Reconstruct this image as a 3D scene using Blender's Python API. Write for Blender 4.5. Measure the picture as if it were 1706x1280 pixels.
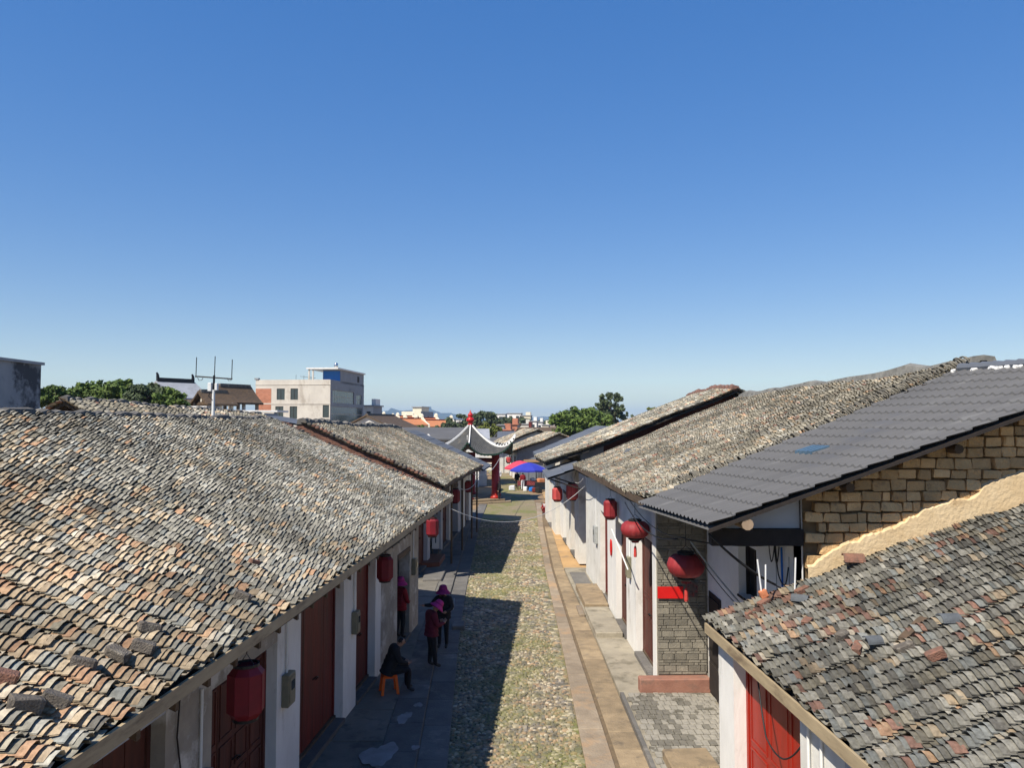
import bpy, bmesh, math, random
import numpy as np
from mathutils import Vector, Matrix
for o in list(bpy.data.objects): bpy.data.objects.remove(o)
SC = bpy.context.scene
COL = SC.collection
R = math.radians
rnd = random.Random(7)
# ------------------------------------------------------------------ camera, sky, sun, exposure
CAM_H, F_PX = 6.0, 1280.0
PITCH = math.atan(63/1280.0)
cd = bpy.data.cameras.new('camera'); cam = bpy.data.objects.new('camera', cd); COL.objects.link(cam)
cd.sensor_fit = 'HORIZONTAL'; cd.sensor_width = 36.0; cd.lens = 36.0*F_PX/1706.0
cd.clip_start = 0.1; cd.clip_end = 30000
cam.location = (0, 0, CAM_H); cam.rotation_euler = (R(90)+PITCH, 0, 0)
SC.camera = cam
SUN_OFF = Vector((0.565, 0.62, -1.0))          # how a shadow falls for each metre of height
sd = SUN_OFF.normalized()
W = bpy.data.worlds.new('World'); SC.world = W; W.use_nodes = True
nt = W.node_tree; nt.nodes.clear()
sky = nt.nodes.new('ShaderNodeTexSky'); sky.sky_type = 'NISHITA'; sky.sun_disc = False
sky.sun_elevation = math.asin(-sd.z); sky.sun_rotation = math.atan2(-sd.x, -sd.y)
sky.altitude = 60; sky.air_density = 1.0; sky.dust_density = 0.05; sky.ozone_density = 3.0
bg = nt.nodes.new('ShaderNodeBackground'); bg.inputs['Strength'].default_value = 0.075
wo = nt.nodes.new('ShaderNodeOutputWorld')
hsv = nt.nodes.new('ShaderNodeHueSaturation'); hsv.inputs['Hue'].default_value = .518; hsv.inputs['Saturation'].default_value = 2.0; hsv.inputs['Value'].default_value = 2.9
gam = nt.nodes.new('ShaderNodeGamma'); gam.inputs['Gamma'].default_value = 0.50
nt.links.new(sky.outputs[0], gam.inputs['Color']); nt.links.new(gam.outputs[0], hsv.inputs['Color']); nt.links.new(hsv.outputs[0], bg.inputs['Color']); nt.links.new(bg.outputs[0], wo.inputs['Surface'])
sl = bpy.data.lights.new('sun', 'SUN'); sl.energy = 5.0; sl.angle = R(0.53); sl.color = (1.0, 0.93, 0.82)
so = bpy.data.objects.new('sun', sl); COL.objects.link(so); so.location = (-40, -70, 80)
so.rotation_euler = sd.to_track_quat('-Z', 'Y').to_euler()
SC.view_settings.view_transform = 'Standard'; SC.view_settings.look = 'None'
SC.view_settings.exposure = 0.48; SC.view_settings.gamma = 1.0; SC.view_settings.use_curve_mapping = False
SC.cycles.volume_bounces = 0; SC.cycles.max_bounces = 6; SC.cycles.transparent_max_bounces = 12
SC.cycles.use_denoising = True

# ------------------------------------------------------------------ helpers: materials
MATS = {}
def pm(name, c1, c2=None, scale=3.0, detail=6, rough=.85, bump=0.0, bscale=None, c3=None, s3=1.2, t3=(.55,.68),
       stretch=(1,1,1), metal=0.0, attr=None, var=.25, spec=.3, brick=None, wave=None, orand=0.0, m3=1.0):
    """procedural material: noise mix of c1..c2, optional patches of c3, optional vertex tint, bump"""
    if name in MATS: return MATS[name]
    m = bpy.data.materials.new(name); m.use_nodes = True
    n = m.node_tree.nodes; l = m.node_tree.links
    b = n['Principled BSDF']; b.inputs['Roughness'].default_value = rough; b.inputs['Metallic'].default_value = metal
    b.inputs['Specular IOR Level'].default_value = spec
    geo = n.new('ShaderNodeNewGeometry')
    mp = n.new('ShaderNodeMapping'); mp.inputs['Scale'].default_value = stretch
    l.new(geo.outputs['Position'], mp.inputs['Vector'])
    nz = n.new('ShaderNodeTexNoise'); nz.inputs['Scale'].default_value = scale; nz.inputs['Detail'].default_value = detail
    nz.inputs['Roughness'].default_value = .62
    l.new(mp.outputs[0], nz.inputs['Vector'])
    cr = n.new('ShaderNodeValToRGB'); cr.color_ramp.elements[0].position = .32; cr.color_ramp.elements[1].position = .68
    l.new(nz.outputs['Fac'], cr.inputs['Fac'])
    def col(c): return (c[0], c[1], c[2], 1)
    if attr:
        at = n.new('ShaderNodeAttribute'); at.attribute_name = attr
        cr.color_ramp.elements[0].color = col((1-var,)*3); cr.color_ramp.elements[1].color = col((1+var*.6,)*3)
        mx = n.new('ShaderNodeMix'); mx.data_type = 'RGBA'; mx.blend_type = 'MULTIPLY'; mx.inputs['Factor'].default_value = 1
        l.new(at.outputs['Color'], mx.inputs[6]); l.new(cr.outputs[0], mx.inputs[7]); out = mx.outputs[2]
    else:
        cr.color_ramp.elements[0].color = col(c1); cr.color_ramp.elements[1].color = col(c2 or c1); out = cr.outputs[0]
    if brick:
        bt = n.new('ShaderNodeTexBrick'); bt.inputs['Scale'].default_value = 1; bt.inputs['Brick Width'].default_value = brick[0]
        bt.inputs['Row Height'].default_value = brick[1]; bt.inputs['Mortar Size'].default_value = brick[2]
        bt.inputs['Color1'].default_value = col((1,)*3); bt.inputs['Color2'].default_value = col((.72,)*3); bt.inputs['Mortar'].default_value = col((brick[3],)*3)
        sx = n.new('ShaderNodeSeparateXYZ'); cx = n.new('ShaderNodeCombineXYZ'); l.new(geo.outputs['Position'], sx.inputs[0])
        l.new(sx.outputs[0], cx.inputs[0]); l.new(sx.outputs[2], cx.inputs[1]); l.new(cx.outputs[0], bt.inputs['Vector'])
        mb_ = n.new('ShaderNodeMix'); mb_.data_type = 'RGBA'; mb_.blend_type = 'MULTIPLY'; mb_.inputs['Factor'].default_value = 1
        l.new(out, mb_.inputs[6]); l.new(bt.outputs['Color'], mb_.inputs[7]); out = mb_.outputs[2]
    if c3:
        n3 = n.new('ShaderNodeTexNoise'); n3.inputs['Scale'].default_value = s3; n3.inputs['Detail'].default_value = 8; n3.inputs['Roughness'].default_value = .7
        mp3 = n.new('ShaderNodeMapping'); mp3.inputs['Scale'].default_value = stretch; mp3.inputs['Location'].default_value = (13.1, 4.7, 2.2)
        l.new(geo.outputs['Position'], mp3.inputs['Vector']); l.new(mp3.outputs[0], n3.inputs['Vector'])
        r3 = n.new('ShaderNodeMapRange'); r3.inputs['From Min'].default_value = t3[0]; r3.inputs['From Max'].default_value = t3[1]; r3.inputs['To Max'].default_value = m3
        l.new(n3.outputs['Fac'], r3.inputs['Value'])
        m3 = n.new('ShaderNodeMix'); m3.data_type = 'RGBA'; l.new(r3.outputs[0], m3.inputs['Factor'])
        l.new(out, m3.inputs[6]); m3.inputs[7].default_value = col(c3); out = m3.outputs[2]
    if orand:      # every single piece its own shade
        oi = n.new('ShaderNodeObjectInfo'); ro = n.new('ShaderNodeMapRange'); ro.inputs['To Min'].default_value = 1-orand; ro.inputs['To Max'].default_value = 1+orand*.7
        l.new(oi.outputs['Random'], ro.inputs['Value']); mo = n.new('ShaderNodeVectorMath'); mo.operation = 'SCALE'; l.new(out, mo.inputs[0]); l.new(ro.outputs[0], mo.inputs['Scale']); out = mo.outputs[0]
    l.new(out, b.inputs['Base Color'])
    if bump:
        nb = n.new('ShaderNodeTexNoise'); nb.inputs['Scale'].default_value = bscale or scale*6; nb.inputs['Detail'].default_value = 5
        l.new(mp.outputs[0], nb.inputs['Vector'])
        bp = n.new('ShaderNodeBump'); bp.inputs['Strength'].default_value = bump; bp.inputs['Distance'].default_value = .03
        l.new(nb.outputs['Fac'], bp.inputs['Height']); l.new(bp.outputs[0], b.inputs['Normal'])
    MATS[name] = m
    return m

# ------------------------------------------------------------------ helpers: meshes
class MB:
    """collects shapes; build() links them as ONE mesh object"""
    def __init__(s): s.v = []; s.f = []; s.c = None; s.mi = []
    def add(s, vs, fs, mi=0):
        k = len(s.v); s.v += [tuple(p) for p in vs]; s.f += [tuple(i+k for i in f) for f in fs]; s.mi += [mi]*len(fs); return s
    def quad(s, a, b, c, d, mi=0): return s.add([a, b, c, d], [(0, 1, 2, 3)], mi)
    def box(s, x0, x1, y0, y1, z0, z1, mi=0):
        if x0 > x1: x0, x1 = x1, x0
        if y0 > y1: y0, y1 = y1, y0
        v = [(x0,y0,z0),(x1,y0,z0),(x1,y1,z0),(x0,y1,z0),(x0,y0,z1),(x1,y0,z1),(x1,y1,z1),(x0,y1,z1)]
        return s.add(v, [(3,2,1,0),(4,5,6,7),(0,1,5,4),(1,2,6,5),(2,3,7,6),(3,0,4,7)], mi)
    def hexa(s, v, mi=0):   # 8 corners, bottom loop then top loop
        return s.add(v, [(3,2,1,0),(4,5,6,7),(0,1,5,4),(1,2,6,5),(2,3,7,6),(3,0,4,7)], mi)
    def slab(s, loop, t, mi=0):   # planar loop extruded by vector t
        n = len(loop); t = Vector(t); a = [Vector(p) for p in loop]; b = [p+t for p in a]
        return s.add(a+b, [tuple(range(n))[::-1], tuple(range(n, 2*n))]+[(i, (i+1) % n, n+(i+1) % n, n+i) for i in range(n)], mi)
    def tube(s, pts, r, seg=8, mi=0, caps=True):
        pts = [Vector(p) for p in pts]; n = len(pts); rs = r if isinstance(r, (list, tuple)) else [r]*n
        vs = []; fs = []; ref = None
        for i, p in enumerate(pts):
            d = (pts[min(i+1, n-1)]-pts[max(i-1, 0)]).normalized()
            if ref is None: ref = Vector((0, 0, 1)) if abs(d.z) < .9 else Vector((1, 0, 0))
            a = d.cross(ref).normalized(); b = d.cross(a).normalized(); ref = -b if False else ref
            for k in range(seg):
                t = 2*math.pi*k/seg; vs.append(p+(a*math.cos(t)+b*math.sin(t))*rs[i])
        for i in range(n-1):
            for k in range(seg):
                k2 = (k+1) % seg; fs.append((i*seg+k, i*seg+k2, (i+1)*seg+k2, (i+1)*seg+k))
        if caps: fs += [tuple(range(seg))[::-1], tuple(range((n-1)*seg, n*seg))]
        return s.add(vs, fs, mi)
    def lathe(s, prof, seg=16, c=(0, 0, 0), flute=0, nf=0, mi=0, ph=0):
        vs = []; fs = []; n = len(prof)
        for r, z in prof:
            for k in range(seg):
                t = 2*math.pi*k/seg+ph; rr = r*(1+flute*math.cos(nf*t)) if flute else r
                vs.append((c[0]+rr*math.cos(t), c[1]+rr*math.sin(t), c[2]+z))
        for i in range(n-1):
            for k in range(seg):
                k2 = (k+1) % seg; fs.append((i*seg+k, i*seg+k2, (i+1)*seg+k2, (i+1)*seg+k))
        fs += [tuple(range(seg))[::-1], tuple(range((n-1)*seg, n*seg))]
        return s.add(vs, fs, mi)
    def build(s, name, mat, parent=None, smooth=False, mats=None, bevel=0):
        me = bpy.data.meshes.new(name); me.from_pydata(s.v, [], s.f)
        for m in (mats or [mat]): me.materials.append(m)
        if mats: me.polygons.foreach_set('material_index', s.mi)
        if smooth: me.polygons.foreach_set('use_smooth', [True]*len(me.polygons))
        me.validate(); me.update()
        o = bpy.data.objects.new(name, me); COL.objects.link(o); o.parent = parent
        if bevel:
            bm = bmesh.new(); bm.from_mesh(me); bmesh.ops.remove_doubles(bm, verts=bm.verts, dist=1e-5)
            bmesh.ops.bevel(bm, geom=list(bm.edges), offset=bevel, segments=1, affect='EDGES', clamp_overlap=True)
            bm.to_mesh(me); bm.free()
        return o
def tag(o, label, cat, group=None):
    o['label'] = label; o['category'] = cat
    if group: o['group'] = group
    return o
def thing(name, label, cat, loc=(0,0,0), rz=0.0, group=None):
    o = bpy.data.objects.new(name, None); COL.objects.link(o); o.location = loc; o.rotation_euler = (0, 0, rz); o.empty_display_size = .2
    return tag(o, label, cat, group)
def kind(o, k, label=None):
    o['kind'] = k
    if label: o['label'] = label
    return o
def inst(name, me, parent, M):
    o = bpy.data.objects.new(name, me); COL.objects.link(o); o.parent = parent; o.matrix_local = M; return o
def vnoise(x, y, seed=0):
    """smooth value noise on arrays, 0..1"""
    x = np.asarray(x, float); y = np.asarray(y, float)
    xi = np.floor(x).astype(int); yi = np.floor(y).astype(int); fx = x-xi; fy = y-yi
    fx = fx*fx*(3-2*fx); fy = fy*fy*(3-2*fy)
    def h(a, b):
        v = np.sin(a*127.1+b*311.7+seed*74.7)*43758.5453; return v-np.floor(v)
    return (h(xi,yi)*(1-fx)+h(xi+1,yi)*fx)*(1-fy)+(h(xi,yi+1)*(1-fx)+h(xi+1,yi+1)*fx)*fy

# brick-like unit pieces with uneven edges, shared between alike pieces
def unit_bricks(n, seed, off=.07, jit=.03, mat=None, name='brick'):
    r = random.Random(seed); out = []
    for k in range(n):
        bm = bmesh.new(); bmesh.ops.create_cube(bm, size=1)
        bmesh.ops.bevel(bm, geom=list(bm.edges), offset=off, segments=1, affect='EDGES')
        for v in bm.verts: v.co += Vector((r.uniform(-jit,jit), r.uniform(-jit,jit), r.uniform(-jit,jit)))
        me = bpy.data.meshes.new(name); bm.to_mesh(me); bm.free(); me.materials.append(mat); out.append(me)
    return out
def place_unit(name, me, parent, c, size, rz=0.0, jr=0.0, r=rnd):
    M = Matrix.Translation(c) @ Matrix.Rotation(rz+r.uniform(-jr,jr), 4, 'Z') @ Matrix.Rotation(r.uniform(-jr,jr), 4, 'X') @ Matrix.Rotation(r.uniform(-jr,jr), 4, 'Y') @ Matrix.Diagonal((size[0], size[1], size[2], 1))
    return inst(name, me, parent, M)
def wall_holes(mb, P, w, h, holes, t, mi=0):
    """planar wall 0..w x 0..h with rectangular openings; P(a, z, d) gives the point, d = depth inwards"""
    xs = sorted({0, w, *[q for H in holes for q in H[:2]]}); zs = sorted({0, h, *[q for H in holes for q in H[2:4]]})
    for i in range(len(xs)-1):
        for j in range(len(zs)-1):
            xm = (xs[i]+xs[i+1])/2; zm = (zs[j]+zs[j+1])/2
            if any(H[0] < xm < H[1] and H[2] < zm < H[3] for H in holes): continue
            mb.quad(P(xs[i],zs[j],0), P(xs[i+1],zs[j],0), P(xs[i+1],zs[j+1],0), P(xs[i],zs[j+1],0), mi)
    for a, b, c, d in [H[:4] for H in holes]:
        mb.quad(P(a,c,0), P(b,c,0), P(b,c,t), P(a,c,t), mi); mb.quad(P(a,d,0), P(a,d,t), P(b,d,t), P(b,d,0), mi)
        mb.quad(P(a,c,0), P(a,c,t), P(a,d,t), P(a,d,0), mi); mb.quad(P(b,c,0), P(b,d,0), P(b,d,t), P(b,c,t), mi)

# ------------------------------------------------------------------ materials
M_white = pm('whitewash', (.74,.72,.66), (.60,.58,.52), 1.6, bump=.25, c3=(.36,.34,.30), s3=.9, t3=(.60,.74))
M_white2 = pm('whitewash_clean', (.80,.78,.73), (.68,.66,.61), 2.2, bump=.25, c3=(.42,.39,.33), s3=1.7, t3=(.58,.76), stretch=(1,1,.38))
M_plaster = pm('old_plaster', (.42,.37,.29), (.27,.24,.20), 1.5, bump=.4, c3=(.58,.55,.49), s3=1.1, t3=(.52,.62))
M_greywash = pm('grey_wash', (.48,.49,.51), (.40,.41,.43), 1.4, bump=.2, c3=(.26,.25,.24), s3=1.3, t3=(.62,.76))
M_reddoor = pm('red_door', (.18,.022,.014), (.09,.015,.012), 7, rough=.6, stretch=(1,1,.10), bump=.3, c3=(.055,.02,.016), s3=4, t3=(.5,.66))
M_brightdoor = pm('bright_red_door', (.36,.022,.010), (.27,.018,.009), 5, rough=.42, stretch=(1,1,.2), c3=(.24,.02,.01), s3=2)
M_browndoor = pm('brown_door', (.13,.035,.022), (.06,.022,.016), 8, rough=.7, stretch=(1,1,.12), c3=(.17,.11,.08), s3=3)
M_wood = pm('old_wood', (.13,.085,.05), (.07,.05,.033), 6, rough=.8, stretch=(1,.3,1), bump=.3)
M_darkwood = pm('dark_wood', (.035,.027,.022), (.02,.016,.014), 6, rough=.8)
M_eave = pm('eave_board', (.42,.33,.20), (.30,.23,.14), 5, rough=.8, stretch=(2,.4,2), c3=(.18,.13,.08), s3=2)
M_deck = pm('roof_deck', (.05,.042,.034), (.03,.026,.022), 4, rough=.95)
M_tile = pm('clay_tile', None, None, 22, 7, rough=.9, attr='tint', var=.36, bump=.25, bscale=70, c3=(.40,.39,.33), s3=26, t3=(.64,.76), spec=.2)
M_tilefar = pm('clay_tile_far', None, None, 8, 7, rough=.92, attr='tint', var=.4, bump=.2, bscale=30, c3=(.34,.30,.21), s3=9, t3=(.60,.74), spec=.15)
M_mortar = pm('ridge_mortar', (.14,.13,.115), (.075,.07,.063), 5, bump=.6, bscale=14, c3=(.26,.24,.2), s3=3)
M_mortar2 = pm('ridge_mortar_grey', (.24,.23,.20), (.13,.125,.11), 4, bump=.6, bscale=12, c3=(.08,.075,.07), s3=2.5)
M_resin = pm('resin_roof', (.118,.115,.112), (.095,.093,.091), .8, rough=.62, c3=(.14,.137,.132), s3=1.1, spec=.2, stretch=(.4,1.5,.4))
M_resin2 = pm('resin_roof_blue', (.115,.125,.145), (.085,.095,.11), .7, rough=.6, c3=(.15,.155,.16), s3=1.8)
M_adobe = pm('adobe', (.68,.44,.21), (.54,.34,.155), 5, bump=.9, bscale=22, c3=(.34,.22,.12), s3=5, orand=.28)
M_mud = pm('mud_render', (.66,.51,.31), (.56,.41,.23), 3, bump=.5, bscale=20, c3=(.46,.32,.17), s3=2.5)
M_adobe_back = pm('adobe_joint', (.20,.135,.07), (.11,.075,.04), 6)
M_greybrick = pm('grey_brick', (.25,.225,.175), (.17,.155,.125), 5, bump=.4, bscale=40, c3=(.30,.27,.21), s3=4, orand=.25)
M_joint = pm('lime_joint', (.37,.33,.26), (.24,.215,.17), 8)
M_redplinth = pm('red_plinth', (.33,.165,.115), (.25,.12,.085), 4, bump=.3, c3=(.20,.12,.09), s3=2.5)
M_redbrick = pm('far_red_brick', (.20,.065,.042), (.13,.045,.032), 3, brick=(.26,.085,.012,.45))
M_redbrick2 = pm('building_red_brick', (.46,.20,.12), (.36,.15,.09), 2, brick=(.5,.2,.03,1.3))
M_looseb = pm('loose_brick', (.16,.135,.105), (.09,.078,.065), 12, bump=.6, bscale=60, c3=(.26,.23,.18), s3=14)
M_looser = pm('loose_red_brick', (.27,.13,.085), (.15,.085,.06), 12, bump=.6, bscale=60, c3=(.12,.09,.07), s3=14)
M_stone = pm('flag_stone', (.33,.265,.19), (.22,.175,.125), 2.2, bump=.5, bscale=22, orand=.18, c3=(.40,.25,.13), s3=.8, t3=(.52,.70))
M_stone2 = pm('kerb_stone', (.36,.27,.165), (.23,.175,.11), 3, bump=.6, bscale=30, orand=.2, c3=(.17,.135,.095), s3=2.2)
M_concshade = pm('left_concrete_shade_tone', (.21,.19,.155), (.14,.13,.108), 1.4, bump=.3, bscale=20, c3=(.10,.095,.08), s3=1.3, t3=(.52,.64))  # darker than the concrete itself; deep shade is put into the colour
M_gstone = pm('grey_flag', (.16,.15,.134), (.11,.104,.095), 2.0, bump=.5, bscale=22, orand=.2, c3=(.24,.22,.19), s3=1.0)  # grey stone, darkened so the left kerb and slabs carry their shade in colour
M_conc = pm('pavement_concrete', (.36,.315,.235), (.26,.23,.175), 1.4, bump=.3, bscale=20, c3=(.16,.14,.10), s3=1.5, t3=(.50,.64))
M_paverd = pm('paver_dark', (.19,.175,.14), (.13,.12,.10), 9, bump=.3, bscale=40, c3=(.09,.085,.065), s3=3)
M_paver = pm('paver', (.33,.305,.25), (.23,.213,.18), 9, bump=.3, bscale=40, c3=(.12,.11,.085), s3=2.0, t3=(.55,.60))
M_cobble = pm('cobble', None, None, 3, 6, rough=.85, attr='tint', var=.42, bump=.3, bscale=60, c3=(.17,.175,.05), s3=.6, t3=(.43,.64), m3=.62)
M_cobbed = pm('cobble_bed', (.30,.235,.145), (.20,.16,.10), 9, bump=.8, bscale=38, c3=(.17,.175,.055), s3=.6, t3=(.43,.62))
M_ground = pm('earth', (.30,.20,.105), (.21,.145,.085), .35, bump=.3, bscale=9, c3=(.14,.13,.06), s3=.11)
M_ochre = pm('ochre_soil', (.50,.32,.15), (.40,.25,.115), .9, bump=.4, bscale=18, c3=(.27,.2,.13), s3=1.4)
M_iron = pm('dark_iron', (.02,.02,.022), (.03,.03,.03), 9, rough=.5, metal=.6)
M_black = pm('black_rubber', (.012,.012,.013), (.02,.02,.02), 9, rough=.5)
M_grey = pm('grey_paint', (.36,.37,.36), (.28,.29,.28), 6, rough=.5, c3=(.2,.17,.12), s3=8)
M_meter = pm('meter_box', (.24,.22,.15), (.17,.16,.11), 8, rough=.5)
M_pvc = pm('white_pvc', (.75,.75,.72), (.66,.66,.63), 8, rough=.4)
M_chrome = pm('bright_metal', (.6,.6,.6), (.5,.5,.5), 9, rough=.25, metal=1)
M_lan = pm('lantern_cloth', (.30,.030,.032), (.22,.022,.026), 5, rough=.6, c3=(.36,.07,.065), s3=3)
M_lanf = pm('lantern_cloth_faded', (.50,.075,.070), (.40,.055,.052), 5, rough=.6, c3=(.56,.15,.12), s3=4)
M_landark = pm('lantern_cloth_dark', (.20,.012,.020), (.14,.010,.016), 5, rough=.6)
M_tassel = pm('tassel', (.55,.06,.045), (.42,.04,.035), 20, rough=.7)
M_paper = pm('red_paper', (.62,.010,.008), (.55,.008,.008), 4, rough=.6)
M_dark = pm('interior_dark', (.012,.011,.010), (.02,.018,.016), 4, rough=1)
M_glass = pm('window_glass', (.045,.06,.065), (.03,.045,.05), 2, rough=.12, spec=.6)
M_concw = pm('white_concrete', (.62,.58,.50), (.50,.46,.40), .5, bump=.1, c3=(.34,.29,.23), s3=.33, t3=(.54,.70), stretch=(1,1,.6))
M_concg = pm('grey_concrete', (.30,.31,.32), (.24,.25,.26), .4, c3=(.19,.2,.2), s3=.4)
M_stainw = pm('stained_wall', (.27,.28,.29), (.21,.22,.235), .8, c3=(.05,.052,.058), s3=.42, t3=(.50,.60), detail=8)
M_blue = pm('blue_sheet', (.02,.16,.50), (.02,.13,.43), 2, rough=.5)
M_orange = pm('orange_tile', (.52,.21,.09), (.42,.16,.07), 1.5)
M_cream = pm('cream_wall', (.74,.68,.52), (.65,.6,.46), .6)
M_bark = pm('bark', (.12,.09,.065), (.07,.055,.04), 5, bump=.5)
M_leaf = pm('foliage', (.115,.165,.028), (.060,.10,.018), .9, rough=.7, c3=(.11,.14,.03), s3=.6)
M_leafd = pm('foliage_dark', (.085,.11,.045), (.050,.07,.030), 1.2, rough=.7, c3=(.09,.10,.06), s3=1)
M_leafy = pm('foliage_yellow', (.16,.17,.025), (.09,.115,.02), .9, rough=.7)
M_hill = pm('hill_wood', (.055,.075,.055), (.04,.055,.04), .004)
M_skin = pm('skin', (.36,.21,.14), (.32,.18,.12), 20, rough=.6)
M_hair = pm('hair', (.012,.010,.009), (.02,.017,.015), 30, rough=.6)
M_cblack = pm('black_cloth', (.018,.018,.021), (.012,.012,.014), 14, rough=.9)
M_cmaroon = pm('maroon_cloth', (.13,.012,.028), (.09,.010,.022), 12, rough=.9)
M_cred = pm('red_cloth', (.26,.015,.02), (.20,.012,.016), 12, rough=.9)
M_cwhite = pm('white_cloth', (.65,.65,.65), (.55,.55,.56), 12, rough=.9)
M_hat = pm('pink_hat', (.52,.035,.20), (.42,.03,.16), 12, rough=.85)
M_hatd = pm('magenta_hat', (.30,.02,.13), (.22,.018,.10), 12, rough=.85)
M_stool = pm('orange_plastic', (.80,.13,.015), (.72,.11,.012), 6, rough=.4)
M_shoe = pm('shoe', (.02,.02,.022), (.035,.035,.035), 20, rough=.6)
# ------------------------------------------------------------------ roofs
PAL = np.array([
 (.26,.245,.195),(.32,.30,.245),(.39,.367,.30),(.20,.188,.155),(.46,.43,.35),(.13,.12,.10),      # 0-5 greys
 (.255,.265,.24),(.32,.33,.30),                                                                    # 6-7 blue-green grey
 (.50,.37,.225),(.57,.44,.28),(.41,.305,.19),(.58,.49,.36),                                        # 8-11 tan, cream
 (.56,.34,.185),(.50,.28,.15),(.37,.18,.12),(.27,.13,.09),                                          # 12-15 orange, red, maroon
 (.33,.29,.205),(.26,.23,.165),(.39,.345,.25),(.20,.175,.125)])
_m = PAL.mean(axis=1, keepdims=True); PAL = .78*PAL+.22*(.28+.0*_m)*np.array([1.06,1.0,.84])                                    # 16-19 lichen brown
def pick(weights, n, g, IJ=None):
    w = np.asarray(weights, float); w = w/w.sum(axis=-1, keepdims=True)
    c = np.cumsum(w, axis=-1); r = g.random(n)
    if IJ is not None:      # tiles laid from one batch: runs of like colour down a column
        q = .62*vnoise(IJ[0]*5.31, IJ[1]*.22, 77)+.30*r+.28*vnoise(IJ[0]*.5, IJ[1]*.16, 78); r = np.argsort(np.argsort(q))/n
    return (r[:, None] > c).sum(axis=1).clip(0, len(PAL)-1)
def mixw(**k):
    w = np.zeros(len(PAL))
    for idx, val in k.items():
        a, b = {'grey':(0,6),'teal':(6,8),'tan':(8,12),'orange':(12,14),'red':(14,16),'lichen':(16,20)}[idx]; w[a:b] += val/(b-a)
    return w
TILE_ME = {}
def tile_template(kind_, pitch, expo, th):
    n = 5; hw = pitch*(.33 if kind_ == 'cover' else .42); q = np.linspace(-1, 1, n); rise = pitch*(.23 if kind_ == 'cover' else .19); tt = th*.45
    prof = rise*(1-q*q) if kind_ == 'cover' else -rise*(1-q*q)
    base = pitch*.16+.03 if kind_ == 'cover' else pitch*.17+.03
    ln = expo*1.75
    V = []
    for s_, tw in ((0, 1.0), (ln, .94)):
        for i in range(n): V.append((q[i]*hw*tw, s_, base+prof[i]-(s_/expo)*th*1.25))
    for i in range(n): V.append((q[i]*hw, .003, base+prof[i]-tt))
    for i in range(n): V.append((q[i]*hw*.97, expo*.9, base+prof[i]-tt-th*1.12))
    Fc = [(i, i+1, n+i+1, n+i) for i in range(n-1)]+[(2*n+i, 2*n+i+1, i+1, i) for i in range(n-1)]+[(3*n+i, 3*n+i+1, 2*n+i+1, 2*n+i) for i in range(n-1)]
    return np.array(V), Fc
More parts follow.
